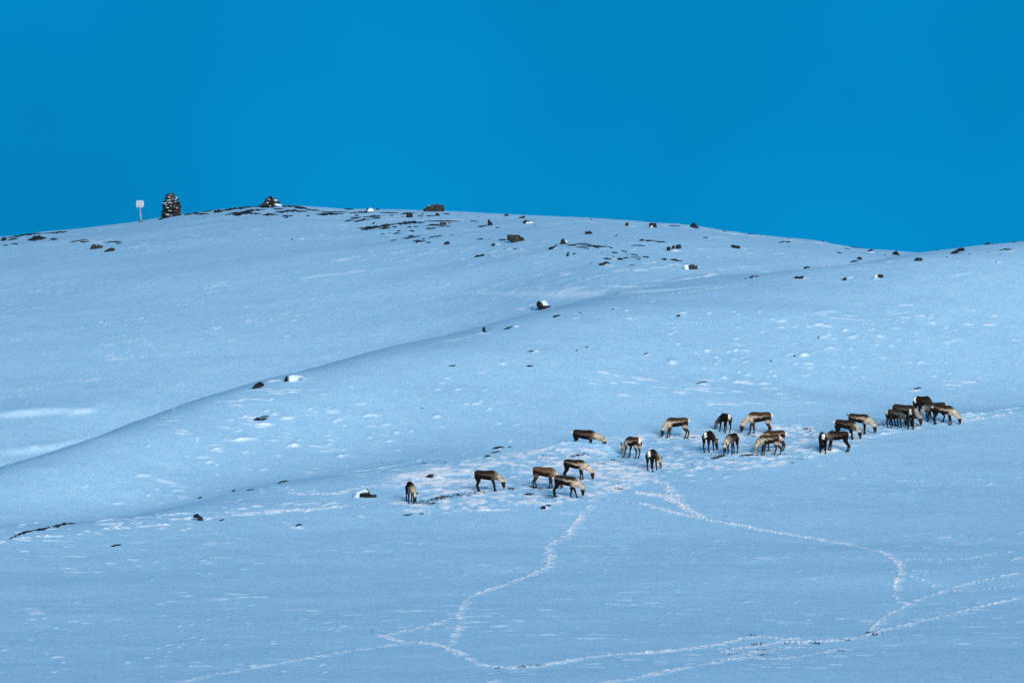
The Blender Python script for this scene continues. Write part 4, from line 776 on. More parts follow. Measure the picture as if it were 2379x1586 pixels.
# --- bare strips and ledges
LEDGES = [
 # left skyline
 ('A', [(60, 485, 6), (140, 470, 12), (220, 455, 10), (310, 446, 8), (420, 440, 3)], "long thin dark ledge along the skyline at the left edge"),
 ('A', [(65, 505, 4), (110, 497, 12), (165, 488, 6)], "short dark strip below the left-edge skyline stone"),
 ('A', [(245, 505, 6), (300, 488, 30), (360, 474, 26), (425, 484, 22)], "widest dark bare patch just under the skyline at the left edge"),
 ('A', [(450, 497, 8), (490, 496, 12), (528, 493, 4)], "little dark strip right of the wide bare patch at the left edge"),
 ('A', [(420, 440, 2), (500, 436, 8), (560, 430, 14), (610, 424, 10)], "dark sliver on the skyline between the left edge and the white sign"),
 ('A', [(105, 538, 5), (165, 537, 6)], "faint short strip lowest of the left-edge bare patches"),
 ('A', [(30, 551, 6), (75, 548, 5)], "faint greenish strip at the far left under the skyline"),
 ('A', [(640, 522, 12), (690, 512, 4), (800, 497, 5)], "thin broken strip up-slope of the pale-topped rock"),
 ('A', [(725, 518, 4), (770, 520, 10), (818, 512, 4)], "short strip close above the pale-topped rock"),
 ('A', [(960, 530, 4), (1005, 518, 10), (1115, 518, 6)], "thin bent strip right of the pale-topped rock"),
 ('A', [(1060, 536, 5), (1105, 534, 4)], "tiny strip under the thin bent strip"),
 ('Q', [(800, 470, 10), (870, 460, 16), (940, 448, 12), (1040, 432, 8)], "dark ledge on the skyline just right of the tall cairn"),
 ('Q', [(950, 465, 4), (1060, 455, 14), (1150, 452, 6)], "short dark ledge below the skyline right of the tall cairn"),
 ('Q', [(445, 524, 14), (520, 516, 20), (590, 506, 8)], "dark strip at the foot of the tall cairn"),
 ('Q', [(1040, 432, 6), (1200, 408, 10)], "thin skyline strip leading to the dark block"),
 ('Q', [(1330, 410, 26), (1500, 385, 22), (1700, 362, 18), (1850, 350, 14)], "long black bare band along the skyline up to the small rock pile"),
 ('B', [(130, 415, 5), (230, 395, 20), (330, 380, 26), (430, 366, 40), (540, 345, 26), (690, 340, 8)], "biggest branching black bare patch below the small rock pile"),
 ('B', [(400, 380, 26), (500, 390, 18), (630, 396, 8)], "lower right arm of the branching bare patch"),
 ('B', [(240, 405, 14), (300, 412, 24), (360, 408, 14)], "stubby lower arm of the branching bare patch"),
 ('B', [(560, 296, 10), (680, 300, 20), (800, 308, 8)], "black strip right at the foot of the small rock pile"),
 ('B', [(860, 296, 14), (980, 290, 14), (1120, 296, 12), (1250, 312, 6)], "thin black strip on the skyline right of the small rock pile"),
 ('B', [(790, 328, 8), (870, 330, 12), (940, 326, 5)], "short dark strip between the rock pile and the long patches"),
 ('B', [(1070, 316, 6), (1180, 320, 16), (1320, 345, 14), (1430, 352, 10)], "dark band sloping down to the right near the skyline"),
 ('B', [(810, 376, 8), (900, 370, 28), (960, 355, 20), (1080, 354, 18), (1270, 366, 12)], "broad dark band in two levels below the skyline band"),
 ('B', [(640, 415, 8), (720, 405, 18), (800, 405, 12), (870, 408, 4)], "dark strip below the branching bare patch's tip"),
 ('B', [(900, 432, 10), (960, 426, 18), (1060, 422, 5)], "short dark strip right of the patch tip strip"),
 ('B', [(950, 448, 8), (990, 446, 8)], "tiny dark strip lowest under the broad band"),
 ('B', [(1370, 403, 6), (1480, 402, 22), (1600, 396, 20), (1750, 396, 8)], "long lens-shaped dark patch between the rock pile and the skyline boulder"),
 ('B', [(1430, 362, 5), (1560, 370, 6), (1680, 372, 8), (1800, 372, 10)], "thin dark line above the lens-shaped patch"),
 ('B', [(1760, 332, 6), (1830, 333, 12), (1890, 332, 5)], "little dark sliver on the skyline left of the snow-covered rim stone"),
 ('C', [(430, 215, 6), (460, 210, 16), (485, 206, 8)], "small dark dash on the skyline right of the snow-covered rim stone"),
 ('C', [(60, 268, 8), (120, 266, 18), (200, 256, 10), (330, 252, 14), (400, 250, 6)], "dark strip just below the skyline on the left of the ledges"),
 ('C', [(140, 300, 10), (200, 296, 10)], "tiny ring-like strip among the upper ledges"),
 ('C', [(80, 332, 8), (170, 332, 12), (230, 320, 12)], "short ledge second below the skyline at left"),
 ('C', [(260, 320, 10), (370, 314, 16), (490, 308, 20)], "thick dark ledge ending in a knob"),
 ('C', [(0, 380, 14), (60, 372, 14), (140, 356, 8)], "ledge slanting up to the right at the left of the group"),
 ('C', [(125, 386, 8), (180, 374, 18), (280, 358, 18), (360, 352, 8)], "slanting ledge in the centre of the upper left ledges"),
 ('C', [(370, 342, 6), (430, 334, 10), (500, 330, 8)], "short ledge right of the slanting centre ledge"),
 ('C', [(490, 262, 4), (600, 262, 6), (740, 268, 6)], "hairline dark strip left of the square stone block"),
 ('C', [(770, 280, 8), (830, 270, 16), (970, 266, 8)], "dark strip running behind the square stone block"),
 ('C', [(170, 472, 6), (280, 470, 18), (420, 455, 20), (560, 440, 26), (700, 412, 24)], "left half of the longest rugged dark ledge"),
 ('C', [(700, 414, 28), (780, 416, 42), (880, 398, 26), (990, 392, 20), (1100, 396, 14)], "right half of the longest rugged dark ledge"),
 ('C', [(230, 494, 18), (330, 480, 16), (420, 470, 20)], "broken dark ledge under the left end of the longest ledge"),
 ('C', [(470, 478, 10), (540, 474, 16), (630, 468, 8)], "short ledge under the middle of the longest ledge"),
 ('C', [(645, 456, 10), (720, 452, 12)], "tiny ledge below the thick part of the longest ledge"),
 ('C', [(1090, 378, 5), (1240, 376, 6), (1400, 380, 14), (1560, 378, 10)], "dark strip running behind the brownish stone"),
 ('C', [(1125, 440, 8), (1190, 430, 16), (1310, 426, 10)], "tapering ledge left of the brownish stone"),
 ('C', [(1270, 450, 6), (1450, 448, 7)], "hairline strip under the brownish stone"),
 ('C', [(1110, 482, 8), (1170, 476, 14), (1260, 474, 8)], "short ledge below the tapering ledge"),
 ('C', [(1000, 305, 8), (1080, 305, 5)], "small strip left of the wedge-shaped stone"),
 ('C', [(1120, 308, 5), (1240, 306, 8)], "thin strip under the skyline boulder"),
 ('C', [(1350, 278, 6), (1440, 280, 8)], "thin strip right of the wedge-shaped stone"),
 ('C', [(860, 460, 10), (920, 458, 8)], "tiny strip above the two dashes in the middle"),
 ('C', [(950, 452, 6), (1010, 454, 6)], "tiny strip right under the longest ledge's end"),
 ('C', [(885, 508, 14), (955, 510, 14)], "short thick dash in the middle of the scatter"),
 ('C', [(715, 514, 8), (770, 513, 8)], "short thin dash left of the thick dash"),
 ('C', [(675, 552, 8), (720, 542, 16), (775, 546, 6)], "arched dash below the thin dash"),
 ('C', [(865, 582, 12), (900, 577, 14), (950, 573, 10)], "short slanting dash above the feathered ledge"),
 ('C', [(790, 612, 6), (860, 610, 18), (940, 596, 12), (1040, 580, 8)], "feathered ledge slanting up to the right, low in the scatter"),
 ('C', [(1150, 605, 14), (1220, 590, 10), (1340, 575, 8)], "second feathered ledge further right, low in the scatter"),
 ('C', [(635, 642, 8), (720, 634, 8)], "thin ledge at the lower left of the scatter"),
 ('C', [(930, 650, 8), (990, 656, 24), (1110, 650, 8)], "ragged dark ledge lowest in the scatter"),
 ('C', [(1105, 670, 10), (1150, 666, 18), (1190, 668, 8)], "lens-shaped dash right of the ragged lowest ledge"),
 ('C', [(1055, 618, 8), (1105, 620, 6)], "tiny dash between the feathered ledges and the ragged one"),
 ('C', [(1725, 380, 10), (1825, 378, 8)], "small strip left of the fang-shaped stone"),
 ('C', [(1820, 456, 8), (1880, 448, 12), (1950, 440, 10)], "strip at the left foot of the fang-shaped stone"),
 ('C', [(2065, 460, 8), (2125, 470, 8)], "short strip to the right of the fang-shaped stone's foot"),
 ('C', [(1800, 628, 5), (1900, 618, 10)], "faint strip left of the small arched stone"),
 ('D', [(340, 520, 6), (460, 510, 14)], "dark strip at the left foot of the big square-sided boulder"),
 ('D', [(1270, 592, 10), (1340, 586, 14), (1410, 584, 10)], "thin strip right below the notched stone"),
 ('D', [(1400, 575, 8), (1520, 572, 10), (1620, 585, 14)], "upper strand of the braided bare ledge right of the notched stone"),
 ('D', [(1480, 600, 22), (1560, 605, 12), (1610, 600, 16), (1700, 604, 34), (1840, 606, 8)], "thick middle strand of the braided bare ledge"),
 ('D', [(1400, 612, 6), (1480, 618, 8), (1580, 636, 8)], "lower left strand of the braided bare ledge"),
 ('D', [(1640, 612, 10), (1720, 622, 10)], "short lower strand at the right end of the braided ledge"),
 ('D', [(1840, 608, 6), (1910, 628, 4)], "fading right tip of the braided bare ledge"),
 ('D', [(1885, 690, 8), (1975, 692, 8)], "dash at the upper left of the lower ledge cluster"),
 ('D', [(2145, 712, 8), (2250, 722, 10)], "dash sloping right at the top of the lower ledge cluster"),
 ('D', [(1955, 772, 14), (2000, 772, 24), (2055, 778, 8)], "thickest dark lens of the lower ledge cluster"),
 ('D', [(2045, 758, 8), (2120, 758, 8)], "dash touching the thickest lens of the lower ledge cluster"),
 ('D', [(2145, 752, 8), (2285, 752, 8)], "long straight dash in the middle of the lower ledge cluster"),
 ('D', [(1770, 775, 8), (1830, 776, 16), (1890, 782, 8)], "leftmost dash of the lower ledge cluster"),
 ('D', [(2020, 664, 6), (2100, 684, 8)], "broken thin strip above the lower ledge cluster"),
 ('D', [(2225, 780, 6), (2290, 778, 6)], "thin dash under the long straight dash of the cluster"),
 ('D', [(2130, 862, 5), (2200, 860, 5)], "tiny dash far below the lower ledge cluster"),
 ('E', [(540, 626, 6), (590, 632, 14), (640, 636, 6)], "short thick dash at the right end of the lower ledge cluster"),
 ('E', [(920, 668, 14), (1000, 674, 14), (1090, 686, 6)], "dark spindle above the mossy boulder"),
 ('E', [(790, 662, 4), (850, 662, 16), (880, 670, 4)], "small ragged dash left of the dark spindle"),
 ('E', [(500, 408, 8), (540, 400, 18), (570, 402, 5)], "first link of the strip chain under the arched skyline boulder"),
 ('E', [(568, 400, 16), (610, 408, 14), (720, 412, 6)], "second link of the strip chain under the arched skyline boulder"),
 ('E', [(720, 420, 8), (780, 424, 10), (865, 428, 6)], "last link of the strip chain under the arched skyline boulder"),
 ('E', [(395, 478, 6), (480, 474, 8), (580, 484, 6)], "dotted thin strip below the strip chain"),
 ('E', [(1370, 365, 8), (1440, 366, 8)], "short dotted strip below the pyramid rock"),
 ('E', [(895, 203, 6), (1050, 210, 6)], "thin strip on the skyline left of the pyramid rock"),
 ('E', [(1985, 318, 5), (2090, 310, 5)], "hairline strip on the falling skyline"),
 ('E', [(2075, 900, 10), (2135, 892, 8)], "short strip right of the slanting sliver of rock"),
 ('E', [(1938, 932, 12), (1965, 922, 8)], "tiny dark foot at the lower left of the slanting sliver"),
 ('E', [(165, 348, 5), (210, 328, 6)], "thin twig-like crack in the snow under the skyline"),
 ('F', [(218, 130, 4), (265, 118, 5), (328, 122, 8)], "thin arched strip under the falling skyline"),
 ('F', [(725, 210, 4), (775, 222, 4)], "faint short strip on the saddle"),
 ('F', [(842, 294, 8), (915, 286, 9)], "thin ledge below the small arched stone on the saddle"),
 ('F', [(435, 350, 6), (465, 344, 12), (495, 340, 6)], "greenish sliver left of the saddle"),
 ('F', [(850, 166, 4), (930, 168, 6)], "thin strip on the skyline of the saddle"),
 ('F', [(990, 202, 5), (1030, 192, 9), (1045, 196, 4)], "small dark arch over snow on the saddle skyline"),
 ('F', [(2140, 198, 4), (2180, 184, 6), (2245, 188, 6)], "thin stepped strip on the right-hand rise"),
 ('G', [(955, 256, 10), (985, 248, 13), (1015, 244, 10)], "short slanting dark slab under the snow-topped boulder"),
 ('G', [(572, 354, 8), (605, 344, 12), (640, 332, 6)], "thin slanting slab right of the boot-shaped rock"),
 ('G', [(1918, 252, 8), (1935, 246, 13), (1952, 240, 6)], "small leaf-shaped slab on the near slope under the saddle"),
 ('G', [(145, 640, 4), (175, 637, 8), (198, 636, 4)], "tiny dash at the left of the mid slope"),
 ('G', [(750, 641, 4), (780, 640, 7), (806, 639, 4)], "tiny dash in the centre of the mid slope"),
 ('G', [(1210, 496, 5), (1235, 488, 5)], "tiny slanting dash right of the mid-slope stones"),
 ('G', [(755, 528, 3), (800, 520, 7)], "thin tail left of the small mid-slope stone"),
 ('G', [(1672, 546, 4), (1700, 542, 5)], "tiny dark rim over a small snow bump"),
 ('H', [(1732, 370, 12), (1750, 362, 10), (1790, 350, 5), (1840, 345, 5)], "upper rim of the loop-shaped dark ledge below the near crest"),
 ('H', [(1745, 370, 8), (1790, 368, 10), (1830, 354, 6)], "lower rim of the loop-shaped dark ledge below the near crest"),
 ('H', [(60, 1180, 12), (95, 1168, 6), (150, 1142, 10), (230, 1124, 8)], "lower left piece of the long dark ledge at the left edge of the shelf"),
 ('H', [(230, 1124, 8), (290, 1114, 12), (345, 1104, 10)], "middle piece of the long dark ledge at the left edge of the shelf"),
 ('H', [(360, 1098, 14), (410, 1086, 14), (465, 1072, 10)], "upper right piece of the long dark ledge at the left edge of the shelf"),
 ('H', [(465, 1078, 6), (515, 1074, 4)], "thin tip of the long dark ledge at the left edge of the shelf"),
 ('H', [(1350, 904, 6), (1380, 898, 5)], "tiny dark dash on the lower crest, leftmost of three"),
 ('H', [(1584, 856, 8), (1608, 846, 7)], "tiny dark dash on the lower crest, second from the left"),
 ('H', [(1685, 850, 5), (1735, 844, 4)], "tiny dark dash on the lower crest, third from the left"),
 ('H', [(1895, 804, 5), (1930, 790, 7), (1975, 784, 3)], "thin dark line on the lower crest over a bright lip"),
 ('H', [(1498, 1056, 5), (1530, 1050, 5)], "tiny dash right of the lone black angular stone"),
 ('H', [(2018, 1098, 8), (2035, 1086, 7), (2062, 1082, 6)], "small curved dark line in the smooth snow below the shelf"),
 ('H', [(755, 1236, 6), (790, 1226, 8), (830, 1222, 4)], "small thin dark line in the snow lowest on the left"),
 ('I', [(2028, 684, 4), (2070, 668, 14), (2118, 668, 5)], "dark leaf-shaped sliver up-slope of the second reindeer from the left"),
 ('I', [(2018, 712, 5), (2088, 702, 6)], "thin dark line under the leaf-shaped sliver"),
 ('I', [(1962, 750, 8), (1978, 736, 8), (2018, 736, 5)], "angled dark line lowest of the slivers above the left reindeer"),
 ('I', [(2150, 670, 4), (2178, 664, 5)], "tiny line right of the leaf-shaped sliver"),
 ('R', [(140, 618, 5), (200, 610, 8), (230, 604, 4)], "faint thin line in the snow below the leftmost reindeer"),
 ('R', [(290, 602, 4), (330, 600, 4)], "faintest short line in the snow below the leftmost reindeer"),
 ('R', [(1445, 524, 5), (1490, 528, 7)], "thin line right of the claw-shaped stone"),
 ('K', [(190, 602, 4), (225, 590, 3), (262, 586, 3)], "hairline rim over a small bright bump above the herd"),
 ('K', [(1622, 642, 5), (1638, 632, 6), (1675, 628, 5)], "thin dark wing-shaped line above the right-hand group of reindeer"),
]
for w, pts, lab in LEDGES:
    o = ribbon('bare_ledge', w, pts, M_HEATH); setp(o, lab, 'bare ground')

# ------------------------------------------------------------------ stones for cairns
def stone_mesh(name, mat, seed, flat=0.45):
    r = random.Random(seed); bm = bmesh.new(); bmesh.ops.create_icosphere(bm, subdivisions=1, radius=0.5)
    for v in bm.verts:
        k = r.uniform(.78, 1.15); v.co *= k
        v.co.x = math.copysign(min(abs(v.co.x), .46), v.co.x); v.co.z = math.copysign(min(abs(v.co.z), .40), v.co.z) * flat * 2
    me = bpy.data.meshes.new(name); bm.to_mesh(me); bm.free(); me.materials.append(mat); return me
SM = [stone_mesh('stone', M_STONE[k % 3 if k % 5 else 0], 100 + k) for k in range(9)]
SM_PALE = stone_mesh('stone', M_PALE, 55); SM_SNOW = stone_mesh('snow_patch', M_CAP, 66, .4)

def child_mesh(name, me, parent, loc, sc, rot):
    o = bpy.data.objects.new(name, me); COL.objects.link(o); o.parent = parent
    o.location = loc; o.scale = sc; o.rotation_euler = rot; return o

# tall cairn
uB = 396.0; Xc, Yc, Zc_ = hit(uB, 504.0)
s = Yc / FPX
root = empty('cairn', (Xc, Yc, Zc_)); setp(root, "tall tower-like stone cairn with snow in its joints on the left skyline", 'cairn')
prof = [(-4, 45), (0, 45), (6, 44), (14, 45), (22, 44), (28, 41.5), (34, 39), (40, 34), (46, 27), (52, 20), (55, 14)]   # height px, width px
cxs = [(-4, 395.5), (0, 396), (15, 398.5), (28, 398), (40, 398), (50, 394), (56, 394)]
h = -5.0; crs = 0
while h < 52.5:
    wpx = np.interp(h, [p[0] for p in prof], [p[1] for p in prof]); cxx = np.interp(h, [p[0] for p in cxs], [p[1] for p in cxs])
    R = wpx / 2 * s; ch = random.uniform(3.4, 4.6)
    n = max(4, int(2 * PI * R / 0.42)); ph = random.random() * 6
    for k in range(n):
        a = ph + 2 * PI * k / n + random.uniform(-.1, .1); rr = R - 0.17 + random.uniform(-.04, .07)
        me_ = random.choice(SM)
        child_mesh('stone', me_, root, ((cxx - uB) * s + math.cos(a) * rr, math.sin(a) * rr, (h + random.uniform(-1.3, 1.3)) * s),
                   (random.uniform(.26, .6), random.uniform(.30, .46), ch * s * random.uniform(1.0, 2.2)), (random.uniform(-.25, .25), random.uniform(-.3, .3), a + PI / 2 + random.uniform(-.3, .3)))
    if R > .3:
        child_mesh('stone', random.choice(SM), root, ((cxx - uB) * s, 0, h * s), (R * 1.5, R * 1.5, ch * s * 1.6), (0, 0, random.random() * 6))
    h += ch * 0.92; crs += 1
child_mesh('stone', SM[1], root, ((403 - uB) * s, 0, 54 * s), (.22, .22, .25), (0, .4, 0))
def front(px, py, hw):          # point on the cairn's front at window P coordinates
    u, v = zc('P', px, py); hh = 504 - v
    wpx = np.interp(hh, [p[0] for p in prof], [p[1] for p in prof]); cxx = np.interp(hh, [p[0] for p in cxs], [p[1] for p in cxs])
    dx = (u - cxx) * s; R = wpx / 2 * s; return ((u - uB) * s, -math.sqrt(max(R * R - dx * dx, 0.01)) - 0.0, hh * s)
for (px, py, ww, hh) in [(1620, 228, 45, 45), (1700, 252, 35, 30), (1700, 402, 70, 32), (1560, 452, 190, 34), (1815, 420, 110, 30), (1850, 335, 60, 80), (1350, 550, 90, 40), (1448, 552, 50, 70),
                         (1402, 612, 60, 45), (1460, 640, 60, 36), (1636, 696, 60, 30), (1520, 756, 115, 34), (1555, 870, 60, 36), (1640, 892, 45, 36), (1780, 880, 60, 20), (1515, 1030, 150, 55), (1665, 1065, 60, 26), (1765, 712, 40, 26), (1925, 720, 36, 40)]:
    x, y, z = front(px, py, ww)
    child_mesh('snow_patch', SM_SNOW, root, (x, y - 0.015, z), (ww / 16.8 * s * 1.15, .16, hh / 16.8 * s * 1.5), (random.uniform(-.2, .2), random.uniform(-.1, .15), random.uniform(-.3, .3)))
x, y, z = front(1600, 555, 10); o = child_mesh('stone', SM_PALE, root, (x, y + .03, z), (.36, .25, .2), (0, 0, .2)); o["label"] = "pale grey-brown stone"
x, y, z = front(1580, 330, 10); o = child_mesh('stone', SM_PALE, root, (x, y + .03, z), (.33, .25, .22), (0, .3, .1)); o["label"] = "pale snow-dusted stone"
def rod(name, p0, p1, r, mat, parent, n=6, r1=None):
    p0, p1 = Vector(p0), Vector(p1); d = (p1 - p0).normalized(); a = d.orthogonal().normalized(); b = d.cross(a); r1 = r if r1 is None else r1
    V = []; F = []
    for p, rr in ((p0, r), (p1, r1)):
        for k in range(n): t = 2 * PI * k / n; V.append(p + a * math.cos(t) * rr + b * math.sin(t) * rr)
    for k in range(n): F.append((k, (k + 1) % n, n + (k + 1) % n, n + k))
    F.append(tuple(range(n))[::-1]); F.append(tuple(range(n, 2 * n)))
    return mkmesh(name, V, F, mat, parent)
rod('stick', ((390.5 - uB) * s, 0, 50 * s), ((384.2 - uB) * s, 0, 66.5 * s), .022, M_WIRE, root, r1=.014)

# small rock pile
uP = 625.0; Xp, Yp, Zp = hit(uP, 481.5); s2 = Yp / FPX
root = empty('cairn', (Xp, Yp, Zp)); setp(root, "low pyramid pile of loose dark stones on the skyline, right of the tall cairn", 'cairn')
for (px, py, w, hh) in [(1865, 338, 50, 28), (1905, 320, 60, 50), (1950, 335, 60, 40), (2010, 330, 70, 44), (2060, 300, 66, 50), (2090, 298, 46, 44), (1935, 280, 50, 44), (1985, 290, 60, 50), (2035, 262, 50, 44), (1965, 248, 46, 40),
                        (2005, 240, 50, 40), (1990, 228, 44, 40), (2000, 222, 30, 26), (1930, 250, 34, 30), (1985, 320, 46, 36), (1930, 300, 50, 40), (2050, 335, 50, 30)]:
    u, v = zc('Q', px, py); a = w / 5.88 * s2; b = hh / 5.88 * s2
    for dy, k in ((-.12, 1), (.25, 1.05)):
        child_mesh('stone', random.choice(SM), root, ((u - uP) * s2, dy + random.uniform(-.12, .12), (481.5 - v) * s2 - .02), (a * 1.35 * k, a * 1.3, b * 1.7), (random.uniform(-.3, .3), random.uniform(-.4, .4), random.random() * 3))
for (px, py, w, hh) in [(2095, 335, 110, 40), (2055, 270, 44, 26), (1975, 262, 24, 24), (1950, 305, 30, 26), (1985, 350, 30, 16), (2075, 275, 30, 24), (2125, 350, 50, 18)]:
    u, v = zc('Q', px, py)
    child_mesh('snow_patch', SM_SNOW, root, ((u - uP) * s2, -.42, (481.5 - v) * s2 - .03), (w / 5.88 * s2 * 1.1, .4, hh / 5.88 * s2 * 1.6), (0, random.uniform(-.1, .25), 0))

# white sign on a post
uS = 327.5; Xs, Ys, Zs = hit(uS, 515.0); s3 = Ys / FPX
root = empty('sign_post', (Xs, Ys, Zs)); setp(root, "white square board on a thin pale post with guy wires on the left skyline", 'sign')
def P3(u, v, y=0): return ((u - uS) * s3, y, (515.0 - v) * s3)
def box(name, x0, x1, z0, z1, y0, y1, mat, parent, bev=0.0):
    V = [(x, y, z) for x in (x0, x1) for y in (y0, y1) for z in (z0, z1)]
    F = [(0, 1, 3, 2), (4, 6, 7, 5), (0, 4, 5, 1), (2, 3, 7, 6), (0, 2, 6, 4), (1, 5, 7, 3)]
    o = mkmesh(name, V, F, mat, parent); bm = bmesh.new(); bm.from_mesh(o.data); bmesh.ops.recalc_face_normals(bm, faces=bm.faces)
    if bev: bmesh.ops.bevel(bm, geom=list(bm.edges), offset=bev, segments=2, affect='EDGES')
    bm.to_mesh(o.data); bm.free(); return o
x0, _, z1 = P3(316.2, 465.2); x1, _, z0 = P3(332.2, 481.6)
bd = box('board', x0, x1, z0, z1, -.08, .08, M_WHITE, root, .03)
box('board_edge', x1 - .01, x1 + .055, z0 + .06, z1 - .03, -.05, .05, M_WHITE, root, .01)
for (a, b, c, d, m) in [(319.0, 328.4, 469.2, 470.6, M_GREY), (319.4, 322.5, 474.6, 475.6, M_GREY), (325.0, 328.0, 474.2, 476.2, M_GREY), (320.4, 322.6, 477.6, 481.2, M_DGREY), (322.3, 323.2, 475.5, 478.0, M_GREY)]:
    xa, _, za = P3(a, d); xb, _, zb_ = P3(b, c)
    o = box('print', xa, xb, za, zb_, -.084, -.079, m, root)
    o.parent = bd
rod('post', P3(325.2, 482, .0), P3(327.8, 515.5, 0), .04, M_WHITE, root, 8, .055)
o = rod('post_foot', P3(327.0, 506, -.0), P3(328.2, 516, 0), .062, M_GREY, root, 8, .075)
rod('guy_wire', P3(326.0, 483.5), P3(346.5, 507.5, .3), .018, M_WIRE, root, 5)
rod('guy_wire', P3(325.0, 483.5), P3(309.0, 511, .3), .006, M_WIRE, root, 5)
rod('guy_wire', P3(326.0, 484), P3(327, 513, -.9), .006, M_WIRE, root, 5)
Pf = [(321, 515.6), (323.5, 513.6), (328, 513.0), (332.5, 513.8), (333.4, 516.0), (328, 518.0)]
rock_solid('base_stone', Pf, M_ROCK, parent=root, Yref=Ys, depth=.2, sink=0.05)

# ------------------------------------------------------------------ reindeer
def tube(V, F, path, n=12):
    """path: list of (pos, rside, rup); returns nothing, appends a closed tube"""
    base = len(V); m = len(path); prev = None
    pts = [Vector(p[0]) for p in path]
    for k in range(m):
        t = (pts[min(k + 1, m - 1)] - pts[max(k - 1, 0)]).normalized()
        side = Vector((-t.y, t.x, 0))
        if side.length < 0.25: side = Vector((0, 1, 0)) - t * t.y
        side.normalize()
        if prev is not None and side.dot(prev) < 0: side = -side
        prev = side; upv = t.cross(side); upv.normalize()
        for j in range(n):
            a = 2 * PI * j / n
            V.append(pts[k] + side * math.cos(a) * path[k][1] + upv * math.sin(a) * path[k][2])
    for k in range(m - 1):
        for j in range(n):
            a = base + k * n + j; b = base + k * n + (j + 1) % n; F.append((a, b, b + n, a + n))
    F.append(tuple(base + j for j in range(n))[::-1]); F.append(tuple(base + (m - 1) * n + j for j in range(n)))

COATS = {  # back, flank stripe, low flank, neck, head, leg, rump
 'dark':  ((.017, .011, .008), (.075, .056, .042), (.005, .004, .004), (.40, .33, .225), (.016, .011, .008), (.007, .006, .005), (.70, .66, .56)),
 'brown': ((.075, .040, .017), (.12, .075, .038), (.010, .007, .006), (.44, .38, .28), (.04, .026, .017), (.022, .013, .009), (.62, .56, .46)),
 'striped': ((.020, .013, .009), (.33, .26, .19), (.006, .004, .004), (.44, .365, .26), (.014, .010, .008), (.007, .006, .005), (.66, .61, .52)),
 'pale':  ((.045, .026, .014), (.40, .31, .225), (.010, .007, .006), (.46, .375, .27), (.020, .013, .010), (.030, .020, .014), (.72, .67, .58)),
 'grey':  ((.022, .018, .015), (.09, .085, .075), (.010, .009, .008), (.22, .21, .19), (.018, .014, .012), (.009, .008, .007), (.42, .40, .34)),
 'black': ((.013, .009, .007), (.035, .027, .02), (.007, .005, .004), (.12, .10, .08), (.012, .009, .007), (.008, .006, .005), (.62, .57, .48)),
}
def seg_dist(P, a, b):
    a = np.array(a); b = np.array(b); d = b - a; t = np.clip(((P - a) @ d) / (d @ d), 0, 1)
    return np.linalg.norm(P - (a + t[:, None] * d), axis=1), t

